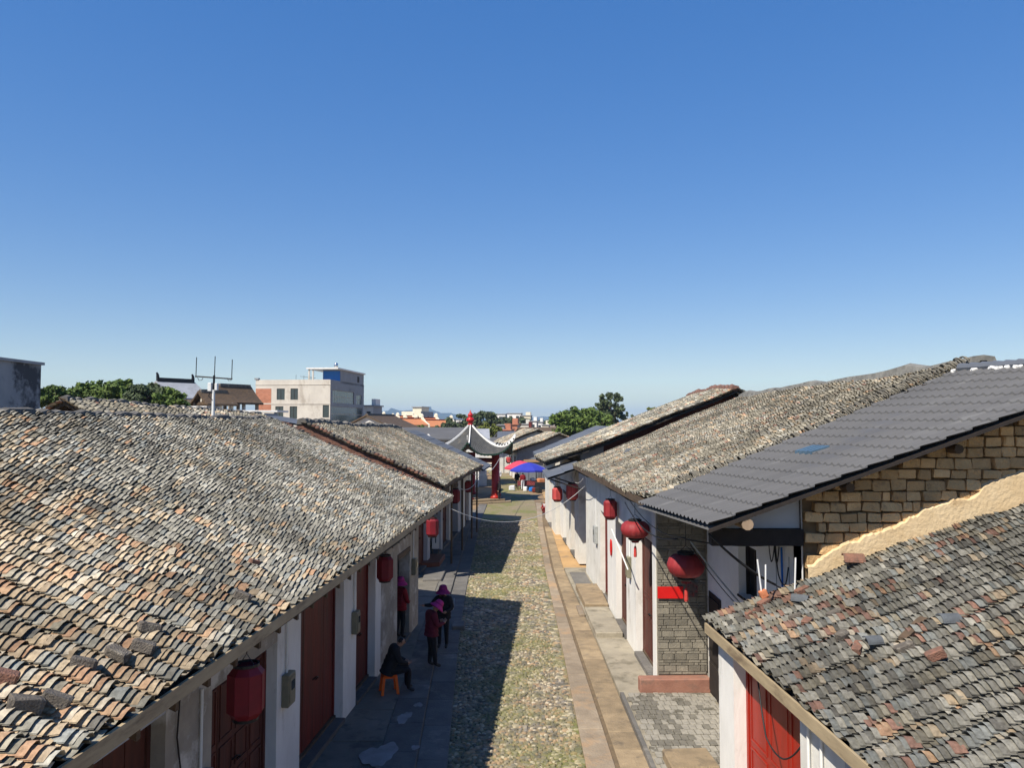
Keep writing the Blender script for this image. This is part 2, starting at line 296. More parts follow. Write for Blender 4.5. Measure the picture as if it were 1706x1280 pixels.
def tiled_slope(parent, E0, E1, G0, G1, weights, mul=1.0, pitch=.28, expo=.115, th=.020, n_ind=0, sag=.06, seed=1, mat=None, deck_t=.10, name='roof', wob=1.0, plain=False):
    """part roof (deck) with single tiles as sub-parts and the rest as one field of tiles; corners in the parent's own space"""
    g = np.random.default_rng(seed); mat = mat or M_tile
    E0, E1, G0, G1 = [np.array(p, float) for p in (E0, E1, G0, G1)]
    def S(a, b):
        a = np.asarray(a)[..., None]; b = np.asarray(b)[..., None]
        P = (E0*(1-a)+E1*a)*(1-b)+(G0*(1-a)+G1*a)*b
        L_ = np.linalg.norm(E1-E0); aa = a[..., 0]*L_
        P[..., 2] += -sag*4*(b*(1-b))[..., 0]+.05*wob*(vnoise(aa*.35+seed, b[..., 0]*3.0, seed)-.5)*2+.03*wob*(vnoise(aa*1.1, b[..., 0]*7, seed+3)-.5)
        return P
    L = np.linalg.norm(E1-E0); SL = np.linalg.norm(G0-E0)
    # deck, a dark boarded sheet that follows the slope
    na, nb = max(4, int(L/1.2)), 10
    A, B = np.meshgrid(np.linspace(0.004, .996, na), np.linspace(.006, 1, nb), indexing='ij'); P = S(A, B); P[..., 2] -= .06
    mb = MB(); vt = [tuple(p) for p in P.reshape(-1, 3)]; vb = [(p[0], p[1], p[2]-deck_t) for p in vt]; n = len(vt)
    fs = []
    for i in range(na-1):
        for j in range(nb-1):
            a = i*nb+j; fs.append((a, a+nb, a+nb+1, a+1)); fs.append((n+a, n+a+1, n+a+nb+1, n+a+nb))
    for j in range(nb-1):
        fs.append((j, j+1, n+j+1, n+j)); a = (na-1)*nb+j; fs.append((a, n+a, n+a+1, a+1))
    for i in range(na-1):
        a = i*nb; fs.append((a, n+a, n+a+nb, a+nb)); a = i*nb+nb-1; fs.append((a, a+nb, n+a+nb, n+a))
    mb.add(vt+vb, fs); deck = mb.build(name, M_deck, parent)
    if plain: return deck, S
    nc = max(2, int(round(L/pitch))); nr = max(2, int(SL/expo))
    MW = np.array(parent.matrix_basis)
    parts = []
    for kd in ('pan', 'cover'):
        I, J = np.meshgrid(np.arange(nc if kd == 'cover' else nc+1), np.arange(nr), indexing='ij'); I = I.ravel(); J = J.ravel(); N = len(I)
        cw = g.normal(0, .010, nc+2)[I]                                   # a column's own drift
        u = (I+(.5 if kd == 'cover' else 0))/nc*L + cw + wob*.05*(vnoise(I*.6+3*seed, J*.10, seed+9)-.5)*2 + g.normal(0, .006, N)
        s = J*expo + g.normal(0, expo*.10, N) + (g.random(nc+2)[I]-.5)*expo*.5
        a = np.clip(u/L, .0, 1.0); b = np.clip(s/SL, -.012, 1)
        O = S(a, b); e = 1e-3
        AU = S(np.minimum(a+e, 1), b)-S(np.maximum(a-e, 0), b); AS = S(a, b+e)-S(a, b-e)
        AU /= np.linalg.norm(AU, axis=1)[:, None]; AS -= AU*(AU*AS).sum(1)[:, None]; AS /= np.linalg.norm(AS, axis=1)[:, None]
        AN = np.cross(AU, AS); fl = np.sign(AN[:, 2])[:, None]; AN *= fl
        if fl[0, 0] < 0: AU = -AU
        ya, ro, ti = g.normal(0, R(3.0), N), g.normal(0, R(3.2), N), g.normal(0, R(2.2), N)
        odd = g.random(N) < .018; ya = np.where(odd, g.normal(0, R(14), N), ya); ro = np.where(odd, g.normal(0, R(9), N), ro)
        def rot(X, Y, t): c, s_ = np.cos(t)[:, None], np.sin(t)[:, None]; return X*c+Y*s_, Y*c-X*s_
        AU, AS = rot(AU, AS, ya); AU, AN = rot(AU, AN, ro); AS, AN = rot(AS, AN, ti)
        O = O+AN*(g.normal(0, .004, N)+np.where(odd, .012, 0))[:, None]
        WP = O@MW[:3, :3].T+MW[:3, 3]
        idx = pick(weights(WP[:, 0], WP[:, 1], g), N, g, (I, J))
        lev = np.clip(((vnoise(WP[:, 0]*.9+seed, WP[:, 1]*.9, 41)*.6+vnoise(WP[:, 0]*2.6, WP[:, 1]*2.6, 42)*.4)-.3)/.4*3, 0, 2.99).astype(int)      # old damp stains over whole patches
        keep = g.random(N) > (.004 if kd == 'cover' else 0)
        parts.append([kd, O[keep], AU[keep], AS[keep], AN[keep], WP[keep], idx[keep], lev[keep]])
    # which tiles show largest
    cp, sp = math.cos(PITCH), math.sin(PITCH)
    chosen = [np.zeros(len(p[1]), bool) for p in parts]
    if n_ind:
        sc = []
        for k, p in enumerate(parts):
            d = p[5]-np.array([0, 0, CAM_H]); dep = d[:, 1]*cp+d[:, 2]*sp; v = -d[:, 1]*sp+d[:, 2]*cp
            px = 853+F_PX*d[:, 0]/np.maximum(dep, .1); py = 640-F_PX*v/np.maximum(dep, .1)
            ok = (dep > 1) & (px > 4) & (px < 1702) & (py > 4) & (py < 1274)
            sc += [(float(q), k, i) for i, q in enumerate(np.where(ok, dep, 1e9)+(0 if k else .6)) if q < 1e8]
        sc.sort()
        for _, k, i in sc[:n_ind]: chosen[k][i] = True
    AV = []; AF = []; AC = []; off = 0
    LV = np.array([.72, .96, 1.16])
    for k, (kd, O, AU, AS, AN, WP, idx, lev) in enumerate(parts):
        T, Fc = tile_template(kd, pitch, expo, th)
        for i in np.nonzero(chosen[k])[0]:
            key = (kd, pitch, expo, int(idx[i]), mat.name, mul, int(lev[i]))
            if key not in TILE_ME:
                me = bpy.data.meshes.new('tile'); me.from_pydata([tuple(q) for q in T], [], Fc); me.materials.append(mat)
                at = me.attributes.new('tint', 'FLOAT_COLOR', 'POINT'); at.data.foreach_set('color', np.tile(np.append(PAL[idx[i]]*mul*LV[lev[i]], 1), len(T)).astype(np.float32)); TILE_ME[key] = me
            M = Matrix([[AU[i][r], AS[i][r], AN[i][r], O[i][r]] for r in range(3)]+[[0, 0, 0, 1]])
            inst('tile', TILE_ME[key], deck, M)
        m = ~chosen[k]; O, AU, AS, AN, idx, lev = O[m], AU[m], AS[m], AN[m], idx[m], lev[m]; N = len(O)
        V = O[:, None]+T[None, :, :1]*AU[:, None]+T[None, :, 1:2]*AS[:, None]+T[None, :, 2:]*AN[:, None]
        AV.append(V.reshape(-1, 3)); nv = len(T)
        AF.append((np.array(Fc)[None]+(off+np.arange(N)*nv)[:, None, None]).reshape(-1, 4)); off += N*nv
        cc = PAL[idx]*mul*LV[lev][:, None]*(1+g.normal(0, .10, (N, 1))); AC.append(np.repeat(np.c_[cc, np.ones(N)], nv, axis=0))
    V = np.concatenate(AV); Fq = np.concatenate(AF); Cc = np.concatenate(AC)
    me = bpy.data.meshes.new('tile_field'); me.vertices.add(len(V)); me.vertices.foreach_set('co', V.astype(np.float32).ravel())
    me.loops.add(Fq.size); me.loops.foreach_set('vertex_index', Fq.astype(np.int32).ravel())
    me.polygons.add(len(Fq)); me.polygons.foreach_set('loop_start', (np.arange(len(Fq))*4).astype(np.int32)); me.polygons.foreach_set('loop_total', np.full(len(Fq), 4, np.int32))
    me.update(calc_edges=True); me.shade_flat()
    at = me.attributes.new('tint', 'FLOAT_COLOR', 'POINT'); at.data.foreach_set('color', Cc.astype(np.float32).ravel()); me.materials.append(mat)
    o = bpy.data.objects.new('tile_field', me); COL.objects.link(o); o.parent = deck; kind(o, 'stuff')
    return deck, S
def corrugated(parent, E0, E1, G0, G1, mat, period=.17, step=.40, amp=.022, drop=.028, name='metal_roof', sub=6, t=.012):
    """sheet roof: waves run down the slope, a small step every row"""
    E0, E1, G0, G1 = [Vector(p) for p in (E0, E1, G0, G1)]; L = (E1-E0).length; SL = (G0-E0).length
    nu = int(L/period)*sub; nr = max(2, int(SL/step)); mb = MB(); rows = []
    for j in range(nr):
        rows += [(j/nr, drop), ((j+1)/nr-.0006, 0.0)]
    vs = []
    for b, dz in rows:
        for i in range(nu+1):
            a = i/nu; P = (E0*(1-a)+E1*a)*(1-b)+(G0*(1-a)+G1*a)*b
            w = math.cos(2*math.pi*i/sub); w = amp*(w if w > 0 else w*.55)
            vs.append((P.x, P.y, P.z+w+dz+.02))
    fs = []
    m = nu+1
    for j in range(len(rows)-1):
        for i in range(nu): fs.append((j*m+i, j*m+i+1, (j+1)*m+i+1, (j+1)*m+i))
    n0 = len(vs); 
    for b in (0, 1):
        for i in (0, nu):
            a = i/nu; P = (E0*(1-a)+E1*a)*(1-b)+(G0*(1-a)+G1*a)*b; vs.append((P.x, P.y, P.z-.035))
    fs.append((n0, n0+1, n0+3, n0+2))
    mb.add(vs, fs); o = mb.build(name, mat, parent)
    o.data.polygons.foreach_set('use_smooth', [True]*len(o.data.polygons))
    try: o.data.set_sharp_from_angle(angle=R(40))
    except Exception: pass
    return o
def toL(root, P): return tuple(root.matrix_basis.inverted() @ Vector(P))
def ridge_cap(parent, S, mat, w=.16, h=.16, seed=0, name='ridge_cap', b=1.0, L=20, seg=.17):
    mb = MB(); n = int(L/seg); g = random.Random(seed); A = np.linspace(0, 1, n+1); P = S(A, np.full(n+1, b)); vs = []; fs = []
    for i in range(n+1):
        hh = h*(.5+.9*g.random()); ww = w*(.8+.4*g.random()); x, y, z = P[i]
        vs += [(x-ww, y, z-.06), (x-ww*.75, y, z+hh*.8), (x, y, z+hh), (x+ww*.75, y, z+hh*.8), (x+ww, y, z-.06)]
    for i in range(n):
        for k in range(4): fs.append((i*5+k, i*5+k+1, (i+1)*5+k+1, (i+1)*5+k))
    fs += [(0, 1, 2, 3, 4), tuple(n*5+k for k in (4, 3, 2, 1, 0))]
    return mb.add(vs, fs).build(name, mat, parent)
def eave_board(parent, E0, E1, mat=None, h=.12, drop=.05, dx=0, t=.03, name='eave_board'):
    E0, E1 = Vector(E0), Vector(E1); mb = MB()
    for a in (0,): 
        x0, x1 = E0.x+dx, E1.x+dx
        mb.hexa([(x0-t/2, E0.y, E0.z-drop-h), (x0+t/2, E0.y, E0.z-drop-h), (x1+t/2, E1.y, E1.z-drop-h), (x1-t/2, E1.y, E1.z-drop-h),
                 (x0-t/2, E0.y, E0.z-drop), (x0+t/2, E0.y, E0.z-drop), (x1+t/2, E1.y, E1.z-drop), (x1-t/2, E1.y, E1.z-drop)])
    return mb.build(name, mat or M_eave, parent)

# ------------------------------------------------------------------ street walls and doors
def door(parent, f, y0, y1, z0, z1, mat, style='plank', rec=.22, n=4, frame=None, handle=True, open_=False, label=None):
    """door in the opening; f = +1 faces +x, -1 faces -x. part door > plank / panel / handle"""
    frame = frame or mat; xb = -f*rec
    d = MB().box(xb-.03, xb, y0+.06, y1-.06, z0+.04, z1-.06).build('door', mat, parent)
    if label: d['label'] = label
    MB().box(xb-.05, xb+.05, y0, y0+.07, z0, z1).build('door_post', frame, d)
    MB().box(xb-.05, xb+.05, y1-.07, y1, z0, z1).build('door_post', frame, d)
    MB().box(xb-.05, xb+.05, y0+.07, y1-.07, z1-.07, z1).build('door_head', frame, d)
    MB().box(xb-.06, xb+.08, y0, y1, z0, z0+.05).build('threshold', M_wood, d)
    w = (y1-y0-.16)/n
    for k in range(n):
        a = y0+.08+k*w; off = rnd.uniform(-.006, .006)
        if style == 'plank':
            MB().box(xb+.002, xb+f*(.03+off), a+.006, a+w-.006, z0+.06, z1-.08).build('plank', mat, d)
        else:
            pl = MB().box(xb+.002, xb+f*(.025+off), a+.006, a+w-.006, z0+.06, z1-.08).build('leaf', mat, d)
            hs = [(z0+.16, z0+.95), (z0+1.03, z0+1.45), (z0+1.53, z1-.16)]
            for q0, q1 in hs:
                m2 = MB(); x0_ = xb+f*(.025+off); x1_ = x0_+f*.018
                m2.box(x0_, x1_, a+.05, a+w-.05, q0, q0+.03); m2.box(x0_, x1_, a+.05, a+w-.05, q1-.03, q1)
                m2.box(x0_, x1_, a+.05, a+.08, q0+.03, q1-.03); m2.box(x0_, x1_, a+w-.08, a+w-.05, q0+.03, q1-.03)
                m2.build('panel_moulding', mat, d)
    if handle:
        ym = (y0+y1)/2; xx = xb+f*.045
        MB().tube([(xx, ym-.08, z0+1.15), (xx+f*.06, ym-.05, z0+1.2), (xx+f*.06, ym+.05, z0+1.16), (xx, ym+.08, z0+1.1)], .012, 6).build('handle', M_iron, d)
    return d
def street_wall(parent, f, segs, z0, zt, th=.3, base=None):
    for sg in segs:
        y0, y1, k = sg[:3]
        if k == 'wall':
            w = MB().box(0, -f*th, y0, y1, z0, zt).build(sg[4] if len(sg) > 4 else 'wall', sg[3], parent)
        elif k == 'door':
            z1 = sg[5]
            MB().box(-f*.003, -f*th, y0, y1, z1, zt).build('wall', sg[6] if len(sg) > 6 else M_plaster, parent)
            door(parent, f, y0, y1, z0+.1, z1, sg[3], sg[4], n=sg[7] if len(sg) > 7 else 4)
            MB().box(f*.05, -f*th, y0, y1, z0, z0+.1).build('door_sill', M_gstone, parent)
        elif k == 'open':
            z1 = sg[3]
            MB().box(-f*.003, -f*th, y0, y1, z1, zt).build('wall', sg[4] if len(sg) > 4 else M_plaster, parent)
            MB().box(f*.05, -f*th, y0, y1, z0, z0+.1).build('door_sill', M_gstone, parent)
            MB().box(f*.02, -f*th, y0, y1, z1-.14, z1-.002).build('lintel', M_wood, parent)
def meter_box(parent, f, y, z, w=.26, h=.42, d=.12, mat=None):
    b = MB().box(f*.002, f*d, y-w/2, y+w/2, z, z+h).build('meter_box', mat or M_meter, parent, bevel=.012)
    MB().box(f*d, f*(d+.012), y-w*.38, y+w*.38, z+h*.12, z+h*.9).build('cover', mat or M_meter, b)
    MB().box(f*(d+.012), f*(d+.02), y-w*.22, y+w*.22, z+h*.5, z+h*.78).build('dial_window', M_glass, b)
    MB().tube([(f*.03, y, z+h), (f*.03, y, z+h+1.0)], .018, 6).build('conduit', M_pvc, b)
    return b
def gable(parent, pts, t, mat, name='gable_wall'):
    return MB().slab(pts, t).build(name, mat, parent)
def body(parent, f, y0, y1, depth, zt, mat=None):
    """rear wall, inner floor and a dark inner partition so that the house is closed"""
    MB().box(-f*(depth-.25), -f*depth, y0, y1, 0, zt).build('rear_wall', mat or M_plaster, parent)
    MB().box(-f*.35, -f*(depth-.3), y0+.05, y1-.05, .02, .11).build('inner_floor', M_conc, parent)

# ================================================================== THE GROUND
gm = MB().quad((-9000,-200,-.03), (9000,-200,-.03), (9000,12000,-.03), (-9000,12000,-.03)).build('ground', M_ground); kind(gm, 'structure', 'bare ochre earth under the village')
def poly(tab, y):
    ys = [p[0] for p in tab]; xs = [p[1] for p in tab]; return float(np.interp(y, ys, xs))
CL = [(0,-.78),(13.6,-1.12),(22.5,-1.50),(28.4,-1.64),(46,-1.90),(60,-1.75),(72,-1.5),(82,-1.9),(95,-3.2),(120,-8)]     # left edge of the cobbles
CR = [(0,1.22),(13.6,1.28),(21.3,1.33),(31.5,1.34),(45,1.50),(56,1.75),(64,1.5),(72,.95),(82,.1),(95,-1.2),(120,-6)]   # right edge
K1 = [(0,1.75),(13.6,1.80),(21.3,1.70),(31.5,1.62),(45,1.80),(56,2.15),(64,1.95),(72,1.4)]
K2 = [(0,2.35),(13.6,2.38),(21.3,2.30),(31.5,2.10),(45,2.22),(56,2.55)]
LK = [(0,-1.35),(13.6,-1.66),(22.5,-2.05),(28.4,-2.15),(46,-2.40),(56,-2.4)]
YS = [0,4,8,11,13.6,17,21,26,31.5,38,45,52,58,64,68,72,77,82,88,95,107,120]
mb = MB()
for a, b in zip(YS[:-1], YS[1:]):
    mb.quad((poly(CL,a),a,0), (poly(CR,a),a,0), (poly(CR,b),b,0), (poly(CL,b),b,0))
road = mb.build('cobbled_street', M_cobbed); kind(road, 'structure', 'mossy cobbled lane between the house rows')
# cobble stones, each a low dome; far too many to pick apart
def cobbles():
    g = np.random.default_rng(5); V = []; Fq = []; C = []; off = 0
    y = 12.2
    while y < 47:
        st = .088 if y < 22 else .12
        x = poly(CL, y)+.05
        while x < poly(CR, y)-.04:
            edge = x > poly(CR, y)-.22 and g.random() < .8
            rx = st*g.uniform(.36, .60)*(1.5 if edge else 1); ry = st*g.uniform(.36, .56)*(1.25 if edge else 1); h = g.uniform(.012, .034)
            if g.random() < .05: rx *= 1.9; ry *= 1.6
            cx, cy = x+g.normal(0, .018), y+g.normal(0, .018); ph = g.random()*6.28; n = 6
            t = ph+np.arange(n)*2*np.pi/n; j = 1+g.normal(0, .12, n)
            b = np.c_[cx+rx*np.cos(t)*j, cy+ry*np.sin(t)*j, np.full(n, .0)]
            tp = np.c_[cx+rx*.72*np.cos(t)*j, cy+ry*.72*np.sin(t)*j, h*(.8+.2*g.random(n))]
            V += [tuple(q) for q in b]+[tuple(q) for q in tp]+[(cx, cy, h*1.15)]
            for i in range(n):
                k = (i+1) % n; Fq += [(off+i, off+k, off+n+k, off+n+i), (off+n+i, off+n+k, off+2*n)]
            off += 2*n+1
            base = [(.24,.21,.16),(.31,.26,.185),(.14,.125,.10),(.48,.41,.30),(.36,.25,.16),(.20,.18,.155)][g.integers(6)]
            C += [(*base, 1)]*(2*n+1)
            x += st*g.uniform(.85, 1.35)
        y += st*.86
    me = bpy.data.meshes.new('cobble_field'); me.from_pydata(V, [], Fq); me.materials.append(M_cobble)
    at = me.attributes.new('tint', 'FLOAT_COLOR', 'POINT'); at.data.foreach_set('color', np.array(C, np.float32).ravel())
    o = bpy.data.objects.new('cobble_field', me); COL.objects.link(o); o.parent = road; kind(o, 'stuff')
cobbles()
# right side: two rows of flagstones with a groove between, then the raised pavement
def strip_sheet(name, tl, tr, y0, y1, z, zb, mat, label):
    m = MB(); ys = [y0]+[q for q in YS if y0 < q < y1]+[y1]
    for a, b in zip(ys[:-1], ys[1:]):
        m.hexa([(poly(tl,a),a,zb), (poly(tr,a),a,zb), (poly(tr,b),b,zb), (poly(tl,b),b,zb), (poly(tl,a),a,z), (poly(tr,a),a,z), (poly(tr,b),b,z), (poly(tl,b),b,z)])
    o = m.build(name, mat); kind(o, 'structure', label); return o
def flag_row(parent, tl, tr, y0, y1, z, lens, mat, name='flagstone', gap=.012, g=random.Random(3)):
    y = y0
    while y < y1:
        ln = g.uniform(*lens); e = min(y+ln, y1); dz = g.uniform(-.006, .006); a, b = y+gap/2, e-gap/2; m = MB(); tl_ = g.uniform(-.01, .01)
        x = lambda T, q, s: poly(T, q)+s*gap/2
        m.hexa([(x(tl,a,1),a,z-.03), (x(tr,a,-1),a,z-.03), (x(tr,b,-1),b,z-.03), (x(tl,b,1),b,z-.03),
                (x(tl,a,1),a,z+.02+dz), (x(tr,a,-1),a,z+.02+dz+tl_), (x(tr,b,-1),b,z+.02+dz), (x(tl,b,1),b,z+.02+dz)])
        m.build(name, mat, parent, bevel=.008); y = e
pr = strip_sheet('flagstone_path', CR, K2, 6, 58, .012, -.2, pm('joint_earth', (.19,.135,.08), (.12,.09,.055), 5), 'ochre stone edging beside the cobbles on the right')
flag_row(pr, CR, K1, 7, 57, .012, (1.3, 2.2), M_stone)
flag_row(pr, [(y_, x_+.07) for y_, x_ in K1], K2, 7, 44, .012, (.7, 1.1), M_stone2)
RW = [(0,3.9),(11,3.4),(11.4,5),(17,5),(17.3,3.6),(30,3.3),(32,3.1),(56,2.7),(58,3.5),(75,3.2)]
sl_ = strip_sheet('soil_strip', K2, RW, 31, 66, .03, -.2, M_ochre, 'bare ochre soil along the far right walls')
pv = strip_sheet('pavement_right', K2, RW, 6, 31.4, .10, -.2, M_conc, 'worn concrete pavement along the right houses')
# grey brick paving before the porch
PB = unit_bricks(6, 11, .06, .02, M_paver, 'brick')+unit_bricks(4, 12, .06, .02, M_paverd, 'brick')
def paver_bricks():
    g = random.Random(12); y = 12.75
    k = 0; x_step = .135
    while y < 16.95:
        x = poly(K2, y)+.10; 
        cx = x+(.0 if k % 2 else .06)
        while cx < 4.25:
            wet = abs(cx-2.55-(17-y)*.16) < .34 and g.random() < .75; place_unit('brick', PB[6+g.randrange(4)] if wet or g.random() < .12 else PB[g.randrange(6)], pv, (cx+.06, y+.12, .108+g.uniform(-.005, .005)), (.119, .226, .05), rz=.02, jr=.018, r=g)
            cx += x_step
        y += .248; k += 1
paver_bricks()
MB().hexa([(poly(K2,12.5)-.0,12.5,-.1),(poly(K2,12.5)+.08,12.5,-.1),(poly(K2,17)+.08,17,-.1),(poly(K2,17),17,-.1),(poly(K2,12.5),12.5,.125),(poly(K2,12.5)+.08,12.5,.125),(poly(K2,17)+.08,17,.125),(poly(K2,17),17,.125)]).build('kerb', M_gstone, pv)
# left side: kerb slabs and the pavement before the doors
LW = [(0,-4.7),(22,-3.1),(24,-3.6),(25,-4.2),(44,-2.9),(56,-2.9)]
pl = strip_sheet('pavement_left', LW, LK, 4, 52, .085, -.2, M_concshade, 'shaded concrete pavement before the left houses')
kl = strip_sheet('kerb_row', LK, CL, 4, 56, .02, -.2, M_gstone, 'row of shaded kerb slabs on the left of the cobbles')
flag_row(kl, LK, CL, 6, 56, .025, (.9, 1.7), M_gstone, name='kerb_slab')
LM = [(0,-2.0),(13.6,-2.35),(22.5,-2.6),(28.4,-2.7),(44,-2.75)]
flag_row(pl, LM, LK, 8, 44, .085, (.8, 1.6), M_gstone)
flag_row(pl, [(y_, x_-.95) for y_, x_ in LM], LM, 14.5, 33, .083, (1.3, 2.0), M_concshade)
for cx_, cy_, rr_, sd_ in ((-2.35,13.9,.42,1),(-2.15,15.6,.22,2),(-1.95,16.3,.12,3),(-1.75,14.2,.10,4)):      # dried lime spills
    g_ = random.Random(sd_); a_, b_, c_ = [g_.uniform(0,6) for _ in range(3)]; MB().slab([(cx_+.62*rr_*math.cos(t_)*(1+.22*math.sin(2*t_+a_)+.16*math.sin(3*t_+b_)+.07*math.sin(9*t_+c_)), cy_+rr_*1.2*math.sin(t_)*(1+.22*math.sin(2*t_+a_)+.16*math.sin(3*t_+b_)+.07*math.sin(9*t_+c_)), .108) for t_ in np.linspace(0, 6.15, 48)], (0,0,.003)).build('lime_spill', pm('dried_lime', (.30,.30,.30), (.22,.21,.20), 3, c3=(.19,.18,.16), s3=5), pl)
# ================================================================== HOUSES
def blend(f, A, B): f = np.clip(f, 0, 1)[:, None]; return A[None]*(1-f)+B[None]*f
W_GREY = mixw(grey=.72, teal=.12, tan=.07, orange=.015, lichen=.075)
W_TAN = mixw(grey=.19, teal=.02, tan=.53, orange=.18, lichen=.08)
W_LICH = mixw(grey=.22, lichen=.60, tan=.12, red=.03, orange=.03)
W_RUST = mixw(grey=.20, lichen=.52, tan=.08, red=.13, orange=.07)
W_R0 = mixw(grey=.58, teal=.15, tan=.07, orange=.02, red=.04, lichen=.14)
W_R0R = mixw(grey=.46, teal=.10, tan=.09, orange=.06, red=.18, lichen=.11)
def w_l1(X, Y, g):
    n = vnoise(X*.55, Y*.45, 4); return blend((12.8-Y)/5+.9*(n-.5)-.12*(X+4), W_GREY, W_TAN)
def w_l2(X, Y, g):
    n = vnoise(X*.7, Y*.5, 8); W0 = blend((n-.45)*2.2, mixw(grey=.5, lichen=.42, tan=.08), W_RUST); return W0
def w_r2(X, Y, g): return blend((vnoise(X*.5, Y*.5, 12)-.35)*1.4, mixw(grey=.22, lichen=.63, tan=.11, red=.02, orange=.02), W_LICH)
def w_r0(X, Y, g): return blend((vnoise(X*.8, Y*.6, 21)-.5)*2.0+np.clip((Y-9.5)/4, 0, 1)*.35, W_R0, W_R0R)

# ---------------------------------------------------------------- left front house
L1 = thing('shop_house', 'long tiled shop house filling the left foreground with red doors in shade', 'house', (-4.56, 0, 0), -math.atan(.08), 'old houses lining the lane')
segs = [(1.0,3.5,'wall',M_plaster),(3.5,5.6,'door',M_browndoor,'plank',2.75),(5.6,7.07,'wall',M_greywash),(7.07,8.77,'door',M_browndoor,'plank',2.75,M_greywash),
        (8.77,9.88,'wall',M_plaster),(9.88,12.02,'door',M_browndoor,'panel',2.62,M_plaster),(12.02,13.04,'wall',M_white2,'pilaster'),
        (13.04,15.45,'door',M_reddoor,'plank',3.05,M_white),(15.45,16.35,'wall',M_white2,'pilaster'),(16.35,17.9,'door',M_reddoor,'plank',3.0,M_white),
        (17.9,18.4,'wall',M_white2,'pilaster'),(18.4,20.1,'wall',M_plaster),(20.1,21.6,'open',2.55),(21.6,22.8,'wall',M_plaster)]
street_wall(L1, 1, segs, .085, 4.05)
body(L1, 1, 1.0, 22.8, 9.0, 3.6)
for y_ in (1.0, 22.55):
    gable(L1, [(-.3,y_,0),(-8.75,y_,0),(-8.75,y_,3.8),(-4.7,y_,5.82),(-.3,y_,4.0)], (0,.25,0), M_plaster)
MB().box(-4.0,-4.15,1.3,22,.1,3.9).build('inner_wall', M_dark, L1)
e0, e1, g0, g1 = (1.23,1.6,3.70), (.86,23.6,3.68), (-4.6,1.6,6.12), (-4.75,23.6,6.04)
rf, S1 = tiled_slope(L1, e0, e1, g0, g1, w_l1, pitch=.268, expo=.062, n_ind=300, sag=.07, seed=3, th=.0205, mul=.82)
ridge_cap(rf, S1, M_mortar, .15, .12, 3, L=21)
eave_board(rf, (1.25,1.6,3.70), (.88,23.58,3.68), drop=-.045, h=.125)
tiled_slope(L1, (-9.8,1.6,3.8), (-9.8,23.6,3.8), g0, g1, w_l1, plain=True, sag=.05, seed=31, name='rear_roof')
for k, y_ in enumerate(np.arange(2.0, 23, .62)):                                  # rafters under the overhang
    x_ = np.interp(y_, [1.6, 23.6], [1.20, .83]); MB().hexa([(x_-.03,y_-.03,3.47),(x_-.03,y_+.03,3.47),(-.35,y_+.03,4.07),(-.35,y_-.03,4.07),(x_-.03,y_-.03,3.56),(x_-.03,y_+.03,3.56),(-.35,y_+.03,4.15),(-.35,y_-.03,4.15)]).build('rafter', M_wood, L1)
meter_box(L1, 1, 12.35, 1.55, .30, .5); meter_box(L1, 1, 9.55, 1.15, .34, .6, mat=M_grey); meter_box(L1, 1, 17.05, 1.6, .01, .01) if False else None
meter_box(L1, 1, 16.1, 1.65, .24, .45); meter_box(L1, 1, 21.95, 1.7, .24, .45)
# brick verge along the far end of the left front roof
vb = unit_bricks(5, 77, .06, .05, M_looser, 'brick')+unit_bricks(3, 78, .06, .05, M_looseb, 'brick'); rnd.shuffle(vb)
for k in range(40):
    b = .12+k*.021; P = S1(np.array([.997]), np.array([b]))[0]
    place_unit('brick', vb[k % 8], rf, (P[0]+rnd.uniform(-.02,.02), P[1]+rnd.uniform(-.05,.05), P[2]+.09+rnd.uniform(0,.03)), (.115,.20,.07), rz=.03, jr=.16)
# ---------------------------------------------------------------- left second house
L2 = thing('shop_house', 'lichen and rust tiled house on the left behind the alley', 'house', (-3.68, 29.1, 0), -math.atan(.067), 'old houses lining the lane')
segs = [(0,.9,'wall',M_greywash),(.9,2.9,'door',M_browndoor,'plank',2.6,M_wood),(2.9,3.5,'wall',M_greywash),(3.5,6.3,'open',2.7,M_wood),(6.3,6.9,'wall',M_greywash),
        (6.9,9.0,'door',M_browndoor,'plank',2.6,M_wood),(9.0,9.6,'wall',M_white),(9.6,12.0,'open',2.7,M_wood),(12.0,13.1,'wall',M_greywash)]
street_wall(L2, 1, segs, .085, 3.95); body(L2, 1, 0, 13.1, 9, 3.4, M_white)
for y_, m_ in ((-.46, pm('verge_brick', (.26,.12,.08), (.16,.085,.06), 4, bump=.4, brick=(.24,.08,.012,.5))), (12.9, M_plaster)): gable(L2, [(1.1,y_,3.3),(-.3,y_,3.3),(-.3,y_,0),(-8.75,y_,0),(-8.75,y_,3.4),(-4.2,y_,5.93),(1.1,y_,3.57)], (0,.2,0), m_)
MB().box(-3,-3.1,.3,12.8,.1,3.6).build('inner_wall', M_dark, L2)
e0, e1, g0, g1 = (1.20,-.5,3.62), (1.20,13.3,3.60), (-4.2,-.5,6.02), (-3.45,13.3,5.62)
rf2, S2 = tiled_slope(L2, e0, e1, g0, g1, w_l2, pitch=.235, expo=.085, n_ind=0, sag=.12, seed=5, mat=M_tilefar, wob=1.6, th=.022, mul=.82)
ridge_cap(rf2, S2, M_mortar, .18, .16, 5, L=17.5); eave_board(rf2, (1.22,-.5,3.62), (1.22,13.3,3.60), drop=-.04, h=.10, mat=M_wood)
tiled_slope(L2, (-9,-.5,3.4), (-9,13.3,3.4), g0, g1, w_l2, plain=True, seed=51, name='rear_roof')
for k in range(34):
    b = .05+k*.028; P = S2(np.array([.004]), np.array([b]))[0]
    place_unit('brick', vb[k % 8], rf2, (P[0], P[1]+rnd.uniform(-.04,.04), P[2]+.10), (.14,.24,.08), rz=.05, jr=.14)
